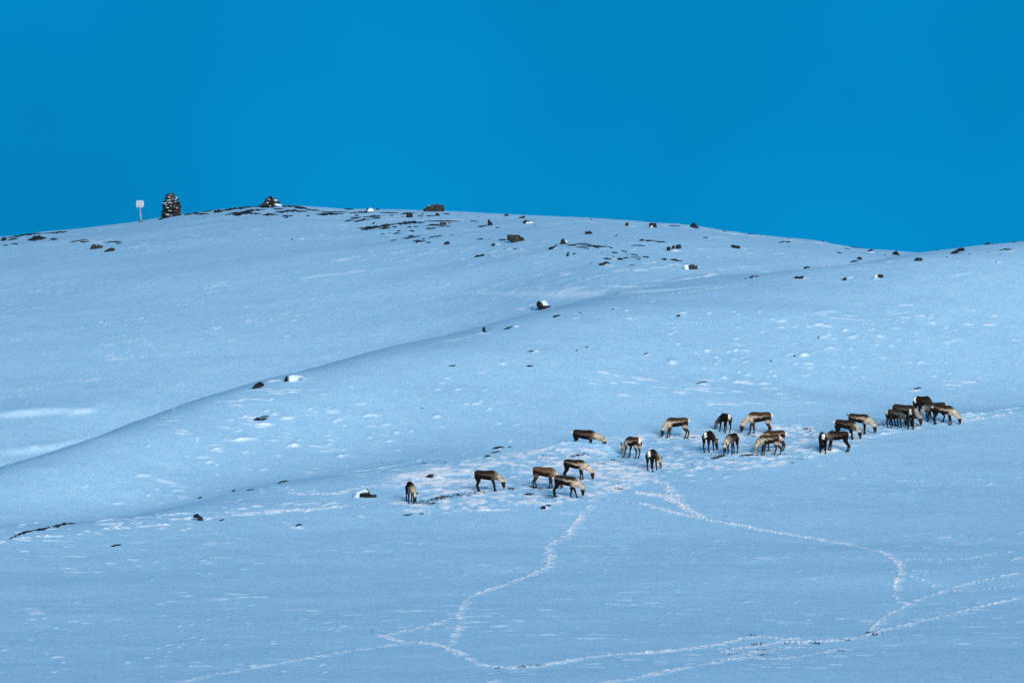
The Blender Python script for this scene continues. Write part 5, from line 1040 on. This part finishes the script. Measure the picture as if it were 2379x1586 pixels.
def reindeer(u, v, yaw, label, coat='dark', size=1.0, head=(.84, 0.0), mz=0.05, turn=0, steps=(0, 0, 0, 0), seed=0, neckw=1.0, rumpw=1.0, sinkz=0.0, headpale=0.0, tailup=False, at=None):
    rnd = random.Random(seed + 11)
    X, Y, Z = hit(u, v) if at is None else (at[0], at[1], 0); a = math.radians(yaw)
    fw = Vector((math.cos(a), math.sin(a), 0)); lf = Vector((-math.sin(a), math.cos(a), 0))
    zf = ground(X + fw.x * .42, Y + fw.y * .42); zr = ground(X - fw.x * .42, Y - fw.y * .42)
    pitch = math.atan2((zf - zr) * .85, .84) * (at is None)
    base = Vector((X, Y, (zf + zr) / 2 - sinkz))
    R = Matrix.Rotation(a, 4, 'Z') @ Matrix.Rotation(-pitch, 4, 'Y')
    Minv = (Matrix.Translation(base) @ R @ Matrix.Scale(size, 4)).inverted()
    def foot(x, y):
        w = base + fw * x * size + lf * y * size
        g = ground(w.x, w.y) if sinkz == 0 else ground(w.x, w.y)
        return Minv @ Vector((w.x, w.y, g - 0.03))
    V = []; F = []
    torso = [((-.61, 0, .86), .05, .06), ((-.575, 0, .86), .11, .13), ((-.50, 0, .875), .17, .195), ((-.38, 0, .855), .20, .225), ((-.2, 0, .81), .22, .25), ((0, 0, .775), .23, .27),
             ((.18, 0, .765), .22, .29), ((.33, 0, .775), .185, .285), ((.45, 0, .775), .14, .22), ((.53, 0, .77), .09, .14), ((.56, 0, .77), .04, .06)]
    torso = [((p[0], p[1], p[2] + .12 * c_), b_ * .92, c_ * .87) for p, b_, c_ in torso]
    tube(V, F, torso, 14)
    # neck and head; (hx, hy) is the place of the poll, the muzzle hangs from it
    ta = math.radians(turn)
    def NK(x, z, y=0): 
        dx = x - .36; return Vector((.36 + dx * math.cos(ta) - y * math.sin(ta), dx * math.sin(ta) * 1.0 + y * math.cos(ta), z))
    hx, hz0 = head[0] + .02, .46 + head[1]
    gm = foot(*(NK(hx + .08, 0).xy)); mzz = gm.z + mz + .03
    muzzle = NK(hx + .05, mzz + .0); L = .37
    poll = NK(hx, min(max(hz0, mzz + .34), mzz + .44))
    n0 = NK(.36, .82); n1 = NK(.36 + (hx - .36) * .36, .82 + (poll.z - .82) * .30); n2 = NK(.36 + (hx - .36) * .72, .82 + (poll.z - .82) * .66)
    tube(V, F, [(NK(.22, .82), .15, .20), (n0, .15 * neckw, .21), (n1, .125 * neckw, .175), (n2, .10 * neckw, .14), (poll + Vector((0, 0, .0)), .085, .108), (poll * .75 + muzzle * .25, .085, .10)], 12)
    hp = [poll + (poll - muzzle) * .12, poll, poll * .7 + muzzle * .3, poll * .4 + muzzle * .6, poll * .12 + muzzle * .88, muzzle]
    for q, (rs, ru) in zip(range(6), [(.06, .06), (.09, .112), (.088, .118), (.066, .084), (.057, .062), (.040, .045)]): hp[q] = (hp[q], rs, ru)
    tube(V, F, hp, 12)
    legs = []
    spec = [(-1, -.44, 'h', steps[0]), (1, -.44, 'h', steps[1]), (-1, .36, 'f', steps[2]), (1, .36, 'f', steps[3])]
    for sy, x0, kind, st in spec:
        y = .125 * sy
        ft = foot(x0 + st, y * 1.05)
        def zz(z, top): return ft.z + z * (top - ft.z) / top
        if kind == 'h':
            top = .80
            pth = [((-.42, y * .95, .84), .11, .17), ((-.41 + st * .1, y * 1.05, .68), .095, .155), ((-.41 + st * .35, y * 1.08, zz(.53, top)), .070, .105),
                   ((-.47 + st * .6, y * 1.07, zz(.43, top)), .048, .066), ((-.53 + st * .8, y * 1.06, zz(.35, top)), .042, .052), ((ft.x - .045, ft.y, zz(.16, top)), .034, .036), ((ft.x - .02, ft.y, zz(.08, top)), .037, .042), ((ft.x + .02, ft.y, ft.z + .02), .045, .055)]
        else:
            top = .75
            pth = [((.34, y * .95, .80), .09, .16), ((.34 + st * .1, y, .66), .085, .13), ((.31 + st * .3, y, zz(.52, top)), .062, .085),
                   ((.34 + st * .7, y, zz(.33, top)), .045, .052), ((ft.x - .02, ft.y, zz(.15, top)), .034, .036), ((ft.x - .015, ft.y, zz(.08, top)), .037, .042), ((ft.x + .02, ft.y, ft.z + .02), .045, .055)]
        tube(V, F, [(Vector(p[0]), p[1], p[2]) for p in pth], 10)
        legs.append((pth, ft, kind))
    tmp = bpy.data.meshes.new('tmp'); tmp.from_pydata([tuple(p) for p in V], [], F)
    bm = bmesh.new(); bm.from_mesh(tmp); bmesh.ops.recalc_face_normals(bm, faces=bm.faces); bm.to_mesh(tmp); bm.free()
    to = bpy.data.objects.new('tmp', tmp); COL.objects.link(to)
    rm = to.modifiers.new('r', 'REMESH'); rm.mode = 'VOXEL'; rm.voxel_size = 0.021
    sm = to.modifiers.new('s', 'SMOOTH'); sm.factor = .5; sm.iterations = 3
    dg = bpy.context.evaluated_depsgraph_get(); dg.update()
    me = bpy.data.meshes.new_from_object(to.evaluated_get(dg)); me.name = 'body'
    bpy.data.objects.remove(to); bpy.data.meshes.remove(tmp)
    # coat colours
    nv = len(me.vertices); P = np.empty(nv * 3); me.vertices.foreach_get('co', P); P = P.reshape(-1, 3)
    c = [np.array(k) for k in COATS[coat]]
    jit = vnoise(P[:, 0] * 9 + seed * 3.1, P[:, 2] * 9 + P[:, 1] * 5, 3)
    tz = np.interp(P[:, 0], [t[0][0] for t in torso], [t[0][2] for t in torso]); tr_ = np.interp(P[:, 0], [t[0][0] for t in torso], [t[2] for t in torso])
    hgt = (P[:, 2] - tz) / np.maximum(tr_, .1) + jit * .20
    def mixc(A, B, f): f = np.clip(f, 0, 1)[:, None]; return A * (1 - f) + B * f
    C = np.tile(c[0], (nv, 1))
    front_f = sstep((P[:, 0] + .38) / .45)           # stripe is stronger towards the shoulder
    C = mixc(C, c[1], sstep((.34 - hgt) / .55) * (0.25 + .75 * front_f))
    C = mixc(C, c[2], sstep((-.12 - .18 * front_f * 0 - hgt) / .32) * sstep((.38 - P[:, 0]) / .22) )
    # legs
    dl = np.full(nv, 9.0)
    for pth, ft, kind in legs:
        for k in range(1, len(pth) - 1):
            d, _ = seg_dist(P, pth[k][0], pth[k + 1][0]); dl = np.minimum(dl, d)
    legm = sstep((.10 - dl) / .05) * sstep((.62 - P[:, 2]) / .14)
    if coat in ('pale', 'brown'):   # paler thighs and inner legs
        C = mixc(C, c[1] * .8, sstep((.72 - P[:, 2]) / .15) * sstep((-.26 - P[:, 0]) / .12))
    C = mixc(C, c[5], legm)
    C = mixc(C, c[5], sstep((.52 - P[:, 2]) / .06) * (P[:, 0] < .5) * (dl < .12))
    # neck / head
    dn, tn = seg_dist(P, n0, n2); dn2, _ = seg_dist(P, n2, poll); dh, th_ = seg_dist(P, poll, muzzle)
    nk = np.maximum(sstep((.23 - dn) / .06) * sstep((P[:, 0] * math.cos(ta) + P[:, 1] * math.sin(ta) - .36 + (.82 - P[:, 2]) * .35 + .07 * jit) / .30), sstep((.19 - dn2) / .05)) * (legm < .5)
    nk = nk * sstep((P[:, 2] - .02 - np.where(P[:, 0] < .56, .60, 0)) / .08 + .0)
    C = mixc(C, (c[3] * .88 + c[0] * .12) * (1 + .35 * jit[:, None]), nk)
    C = mixc(C, c[0] * .6 + c[3] * .4, nk * sstep((P[:, 2] - .93 + .04 * jit) / .1))
    hd = sstep((.13 - dh) / .03) * (dh < dn2 + .015)
    C = mixc(C, c[4] + (c[3] - c[4]) * headpale, hd * sstep((th_ - .12 + .1 * jit) / .22))
    C = mixc(C, c[3] * .8, hd * sstep((th_ - .9) / .06) * .6)
    # rump
    rp = sstep((-.505 - P[:, 0]) / .035) * sstep((P[:, 2] - .56) / .10) * sstep((.095 * rumpw * (.5 + .5 * sstep((P[:, 2] - .5) / .4)) + .02 * jit - np.abs(P[:, 1])) / .035)
    C = mixc(C, c[6], rp)
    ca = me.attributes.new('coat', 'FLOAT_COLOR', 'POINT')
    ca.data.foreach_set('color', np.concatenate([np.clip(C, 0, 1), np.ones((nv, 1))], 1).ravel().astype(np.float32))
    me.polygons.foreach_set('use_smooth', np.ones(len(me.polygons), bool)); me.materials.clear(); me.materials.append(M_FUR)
    root = bpy.data.objects.new('reindeer', None); COL.objects.link(root)
    root.matrix_world = Matrix.Translation(base) @ R @ Matrix.Scale(size, 4)
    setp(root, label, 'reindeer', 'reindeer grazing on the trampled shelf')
    bo = bpy.data.objects.new('body', me); COL.objects.link(bo); bo.parent = root
    def small(name, V, F, col, mat=M_FUR):
        o = mkmesh(name, V, F, mat, root, True); bm_fix(o)
        ca = o.data.attributes.new('coat', 'FLOAT_COLOR', 'POINT'); ca.data.foreach_set('color', list((*col, 1)) * len(V)); return o
    # ears
    hd_dir = (muzzle - poll).normalized(); sd = Vector((-math.sin(ta), math.cos(ta), 0)); bk = (NK(1, 0) - NK(0, 0)).normalized()
    for sg in (-1, 1):
        r0 = poll + sd * sg * .06 - hd_dir * .03; tip = r0 + sd * sg * .12 + bk * .04 - hd_dir * .15
        mid = (r0 + tip) / 2; n_ = (tip - r0).cross(bk).normalized()
        Vv = [r0 + hd_dir * .025, r0 - hd_dir * .03, r0 + bk * .025, mid + n_ * .05, mid - n_ * .05, mid - bk * .018, tip]
        small('ear', Vv, [(0, 3, 6), (3, 1, 6), (1, 4, 6), (4, 0, 6), (0, 2, 3), (2, 1, 3), (1, 5, 4), (5, 0, 4), (0, 1, 2)], tuple(c[4] * 1.1))
    # tail
    tb = Vector((-.60, 0, .97)); 
    te = Vector((-.66, 0, .86)) if not tailup else Vector((-.70, 0, 1.02))
    Vt = []; Ft = []; tube(Vt, Ft, [(tb + Vector((.03, 0, .0)), .025, .03), (tb * .4 + te * .6 + Vector((-.01, 0, 0)), .04, .032), (te, .015, .015)], 6)
    small('tail', Vt, Ft, tuple(c[6] if not tailup else c[0]))
    for pth, ft, kind in legs:
        Vh = []; Fh = []; tube(Vh, Fh, [(Vector((ft.x + .015, ft.y, ft.z + .055)), .040, .046), (Vector((ft.x + .028, ft.y, ft.z + .02)), .048, .056), (Vector((ft.x + .035, ft.y, ft.z - .01)), .05, .06)], 8)
        o = mkmesh('hoof', Vh, Fh, M_HOOF, root, True); bm_fix(o)
    return root

DEER = [
 (953, 1167, -82, "leftmost reindeer, cream neck and chest turned to the viewer, head down to the right", dict(coat='dark', size=1.0, head=(.74, -.02), turn=22, neckw=1.25)),
 (1131, 1141, 8, "dark reindeer standing alone, facing right, second from the left", dict(coat='dark', size=1.06, head=(.80, .06), steps=(.02, .12, .02, .1), mz=.10)),
 (1264, 1133, 4, "light brown reindeer whose neck is hidden behind the one in front", dict(coat='brown', size=1.05, head=(.82, 0), steps=(-.06, .08, -.08, .06))),
 (1312, 1154, 0, "grey-sided reindeer striding right, nearest of the trio on the left", dict(coat='striped', size=1.06, head=(.82, .12), steps=(.0, -.06, .22, -.06), mz=.12)),
 (1335, 1114, 0, "dark-backed reindeer facing right at the back of the left trio", dict(coat='striped', size=1.02, head=(.88, 0), steps=(-.05, .05, -.05, .08))),
 (1356, 1018, 2, "dark reindeer half sunk behind a snow edge with its legs hidden, facing right", dict(coat='dark', size=1.08, head=(.98, -.02), neckw=1.2, mz=.12, at=(BX - .05, BY + 1.0), sinkz=.10)),
 (1467, 1063, 126, "reindeer with pale flank and white rump turned away, head down on the left", dict(coat='pale', size=1.06, head=(.80, .04), steps=(.05, -.05, .0, .1), headpale=.35)),
 (1516, 1092, 76, "reindeer seen from behind with white rump, grazing toward the right, lowest near the middle", dict(coat='dark', size=1.06, head=(.74, .05), turn=-38, headpale=.2)),
 (1571, 1018, 178, "pale-striped reindeer facing left alone above the middle of the herd", dict(coat='pale', size=1.08, head=(.66, .0), steps=(-.12, .02, .0, .12), neckw=1.1)),
 (1683, 1003, 112, "dark reindeer seen from behind, white rump, head low at its left, in the back row", dict(coat='black', size=.98, head=(.74, -.05), turn=38, headpale=.3)),
 (1762, 1008, 172, "large pale-striped reindeer facing left in the back row", dict(coat='pale', size=1.16, head=(.76, .0), steps=(.05, -.08, -.12, .06), neckw=1.1)),
 (1648, 1050, 72, "small black reindeer seen from behind with heart-shaped white rump, head to the right", dict(coat='black', size=1.05, head=(.72, 0), turn=-28)),
 (1702, 1053, -112, "reindeer facing the viewer with head down to the left and a pale grey neck", dict(coat='dark', size=1.04, head=(.76, -.04), turn=-18, steps=(-.1, .1, -.05, .05), neckw=1.2)),
 (1797, 1046, 176, "brown reindeer facing left, mostly behind the pale one", dict(coat='pale', size=1.07, head=(.80, .0), steps=(.06, -.05, .12, -.1))),
 (1786, 1055, 166, "palest reindeer, facing left with white rump in front of the brown one", dict(coat='pale', size=1.04, head=(.66, .06), steps=(-.12, .12, .05, -.12), headpale=.4)),
 (1911, 1050, 92, "dark reindeer seen straight from behind with white rump, in front of the left-facing dark one", dict(coat='black', size=1.02, head=(.72, 0), turn=-8)),
 (1943, 1044, 180, "dark brown reindeer facing left with its head hidden behind the one seen from behind", dict(coat='dark', size=1.04, head=(.70, 0), steps=(-.18, -.08, .05, -.04))),
 (1965, 1020, 12, "dark reindeer with pale rump facing right, between two others on the right", dict(coat='dark', size=1.04, head=(.72, .08), turn=-12, steps=(0, 0, -.06, .05))),
 (1995, 1008, -2, "dark-backed reindeer with cream neck facing right and its tail raised, left of the right-hand group", dict(coat='striped', size=1.03, head=(.82, .0), tailup=True, neckw=1.15, steps=(0, 0, -.06, -.02))),
 (2080, 994, 40, "greyish reindeer turned away to the right at the left end of the right-hand group", dict(coat='grey', size=.96, head=(.78, 0))),
 (2100, 989, 2, "big dark grey reindeer facing right in the middle of the right-hand group", dict(coat='grey', size=1.14, head=(.76, .0), turn=-6, neckw=1.15, steps=(.05, -.1, 0, .1))),
 (2116, 995, 86, "reindeer seen straight from behind with a long grey-white rump, foremost of the right-hand group", dict(coat='grey', size=1.08, head=(.70, 0), rumpw=.9)),
 (2147, 971, 48, "rearmost and highest reindeer of the right-hand group, seen from behind with white rump", dict(coat='black', size=1.18, head=(.72, 0))),
 (2171, 979, 180, "dark reindeer facing left with grey face raised off the snow in the right-hand group", dict(coat='grey', size=1.04, head=(.66, .16), mz=.22, neckw=1.1, headpale=.5)),
 (2191, 985, 3, "rightmost reindeer of the herd, dark with cream neck, facing right", dict(coat='striped', size=1.02, head=(.86, -.02), steps=(-.03, .06, -.03, .1), neckw=1.15)),
]
for k, (u, v, yaw, lab, kw) in enumerate(DEER):
    reindeer(u, v, yaw, lab, seed=k, **kw)

# ------------------------------------------------------------------ dug-up heather among the trampled snow
GV, GF = [], []
def tuft(u, v, sc=1.0):
    X, Y, Z = hit(u, v)
    n = random.randint(3, 6)
    for _ in range(n):
        x = X + random.gauss(0, .09) * sc; y = Y + random.gauss(0, .12) * sc
        a = random.random() * PI * 2; l = random.uniform(.05, .13) * sc; w = random.uniform(.012, .03) * sc
        d = Vector((math.cos(a), math.sin(a) * .6, random.uniform(.15, .6))).normalized() * l; sd = d.cross(Vector((0, 0, 1))).normalized() * w
        p = Vector((x, y, Z + (y - Y) * .2 + .01)); b = len(GV)
        GV.extend([p + sd, p - sd, p + d * .6 - sd * .8 + Vector((0, 0, .02)), p + d * .6 + sd * .8 + Vector((0, 0, .02)), p + d])
        GF.extend([(b, b + 1, b + 2, b + 3), (b + 3, b + 2, b + 4)])
def tufts(w, pts, n, spread=(4, 2), sc=1.0):
    P = [zc(w, *p) for p in pts]
    for _ in range(n):
        t = random.random() * (len(P) - 1); k = int(t); f = t - k
        k2 = min(k + 1, len(P) - 1)
        tuft(P[k][0] * (1 - f) + P[k2][0] * f + random.gauss(0, spread[0]), P[k][1] * (1 - f) + P[k2][1] * f + random.gauss(0, spread[1]), sc * random.uniform(.7, 1.3))
tufts('R', [(280, 510), (420, 470), (500, 450), (610, 435)], 60, (3, 2.2))
tufts('R', [(380, 512), (440, 505)], 10, (1, .6))
tufts('R', [(600, 440), (760, 420), (850, 410)], 22)
tufts('R', [(1100, 376), (1145, 378)], 8, (1, .6)); tufts('R', [(1260, 425), (1310, 425)], 8, (1, .8)); tufts('R', [(1320, 360), (1500, 370)], 14)
tufts('R', [(1430, 445), (1560, 440)], 10); tufts('R', [(1330, 100), (1800, 62)], 12, (6, 5)); tufts('S', [(350, 1140), (500, 1140)], 10)
tufts('S', [(120, 1110), (205, 1106)], 10, (1, .8)); tufts('S', [(730, 595), (820, 580), (940, 565)], 14, (2, 1)); tufts('S', [(1320, 645), (1420, 652)], 8, (2, 1)); tufts('S', [(1130, 690), (1220, 685)], 6, (2, 1))
tufts('S', [(1420, 606), (1520, 612)], 8, (1, .8)); tufts('S', [(200, 1014), (320, 1020)], 10, (2, .8))
tufts('T', [(1030, 822), (1080, 798), (1150, 780), (1200, 775)], 26, (1.2, .8)); tufts('T', [(1480, 780), (1560, 768), (1640, 762), (1750, 778)], 32, (1.2, .7))
tufts('T', [(620, 500), (780, 498)], 8, (2, 1)); tufts('T', [(1480, 462), (1640, 462)], 8, (2, 1)); tufts('T', [(100, 900), (1900, 760), (2300, 800)], 26, (10, 7))
tufts('W', [(60, 690), (160, 682)], 8, (2, .8)); tufts('W', [(0, 800), (300, 740), (500, 700)], 14, (8, 6)); tufts('W', [(1020, 600), (1100, 620), (1180, 610)], 12, (3, 3)); tufts('W', [(1200, 690), (1700, 640)], 10, (8, 3))
tufts('L', [(655, 1136), (675, 1136)], 3, (.6, .5)); tufts('L', [(655, 1200), (720, 1190)], 4, (1.5, .6)); tufts('L', [(705, 1266), (740, 1260)], 4, (1, .6)); tufts('L', [(515, 1262), (545, 1256)], 3, (1, .5))
tufts('L', [(1020, 1188), (1080, 1190)], 8, (1, .5)); tufts('L', [(1235, 1172), (1280, 1168)], 4, (1, .5)); tufts('L', [(1365, 1126), (1390, 1124)], 3, (.8, .4)); tufts('L', [(1400, 1142), (1452, 1130)], 9, (.8, .4)); tufts('L', [(1195, 1236), (1225, 1236)], 4, (.8, .4))
tufts('L', [(540, 1250), (820, 1222), (900, 1186), (1000, 1184)], 9, (4, 3), .8); tufts('J', [(1180, 1325), (1280, 1312), (1370, 1302)], 18, (3, 1.2), .8); tufts('J', [(1030, 1330), (1060, 1328)], 5, (1, .5), .8)
tufts('J', [(1860, 103), (1912, 106)], 9, (1, .6))
tufts('I', [(1180, 800), (1420, 785), (1560, 780), (1740, 790)], 14, (6, 4), .8)
tufts('D', [(1700, 690), (2200, 740)], 10, (8, 5), .9)
g = mkmesh('dry_heather', GV, GF, M_GRASS); setp(g, "dark heather scraps dug up in the trampled snow and along the hoof tracks", 'ground cover', kind='stuff')
# the one stalk standing clear in the lower snow
X, Y, Z = hit(*zc('J', 195, 1090)); 
tw = empty('dry_stalk', (X, Y, Z)); setp(tw, "single thin dark stalk standing in the snow at the lower left of the tracks", 'twig')
rod('stem', (0, 0, -.05), (-.05, 0, .27), .010, M_GRASS, tw, 5, .006)
rod('stem', (-.02, 0, .10), (.03, 0, .19), .006, M_GRASS, tw, 5, .004)
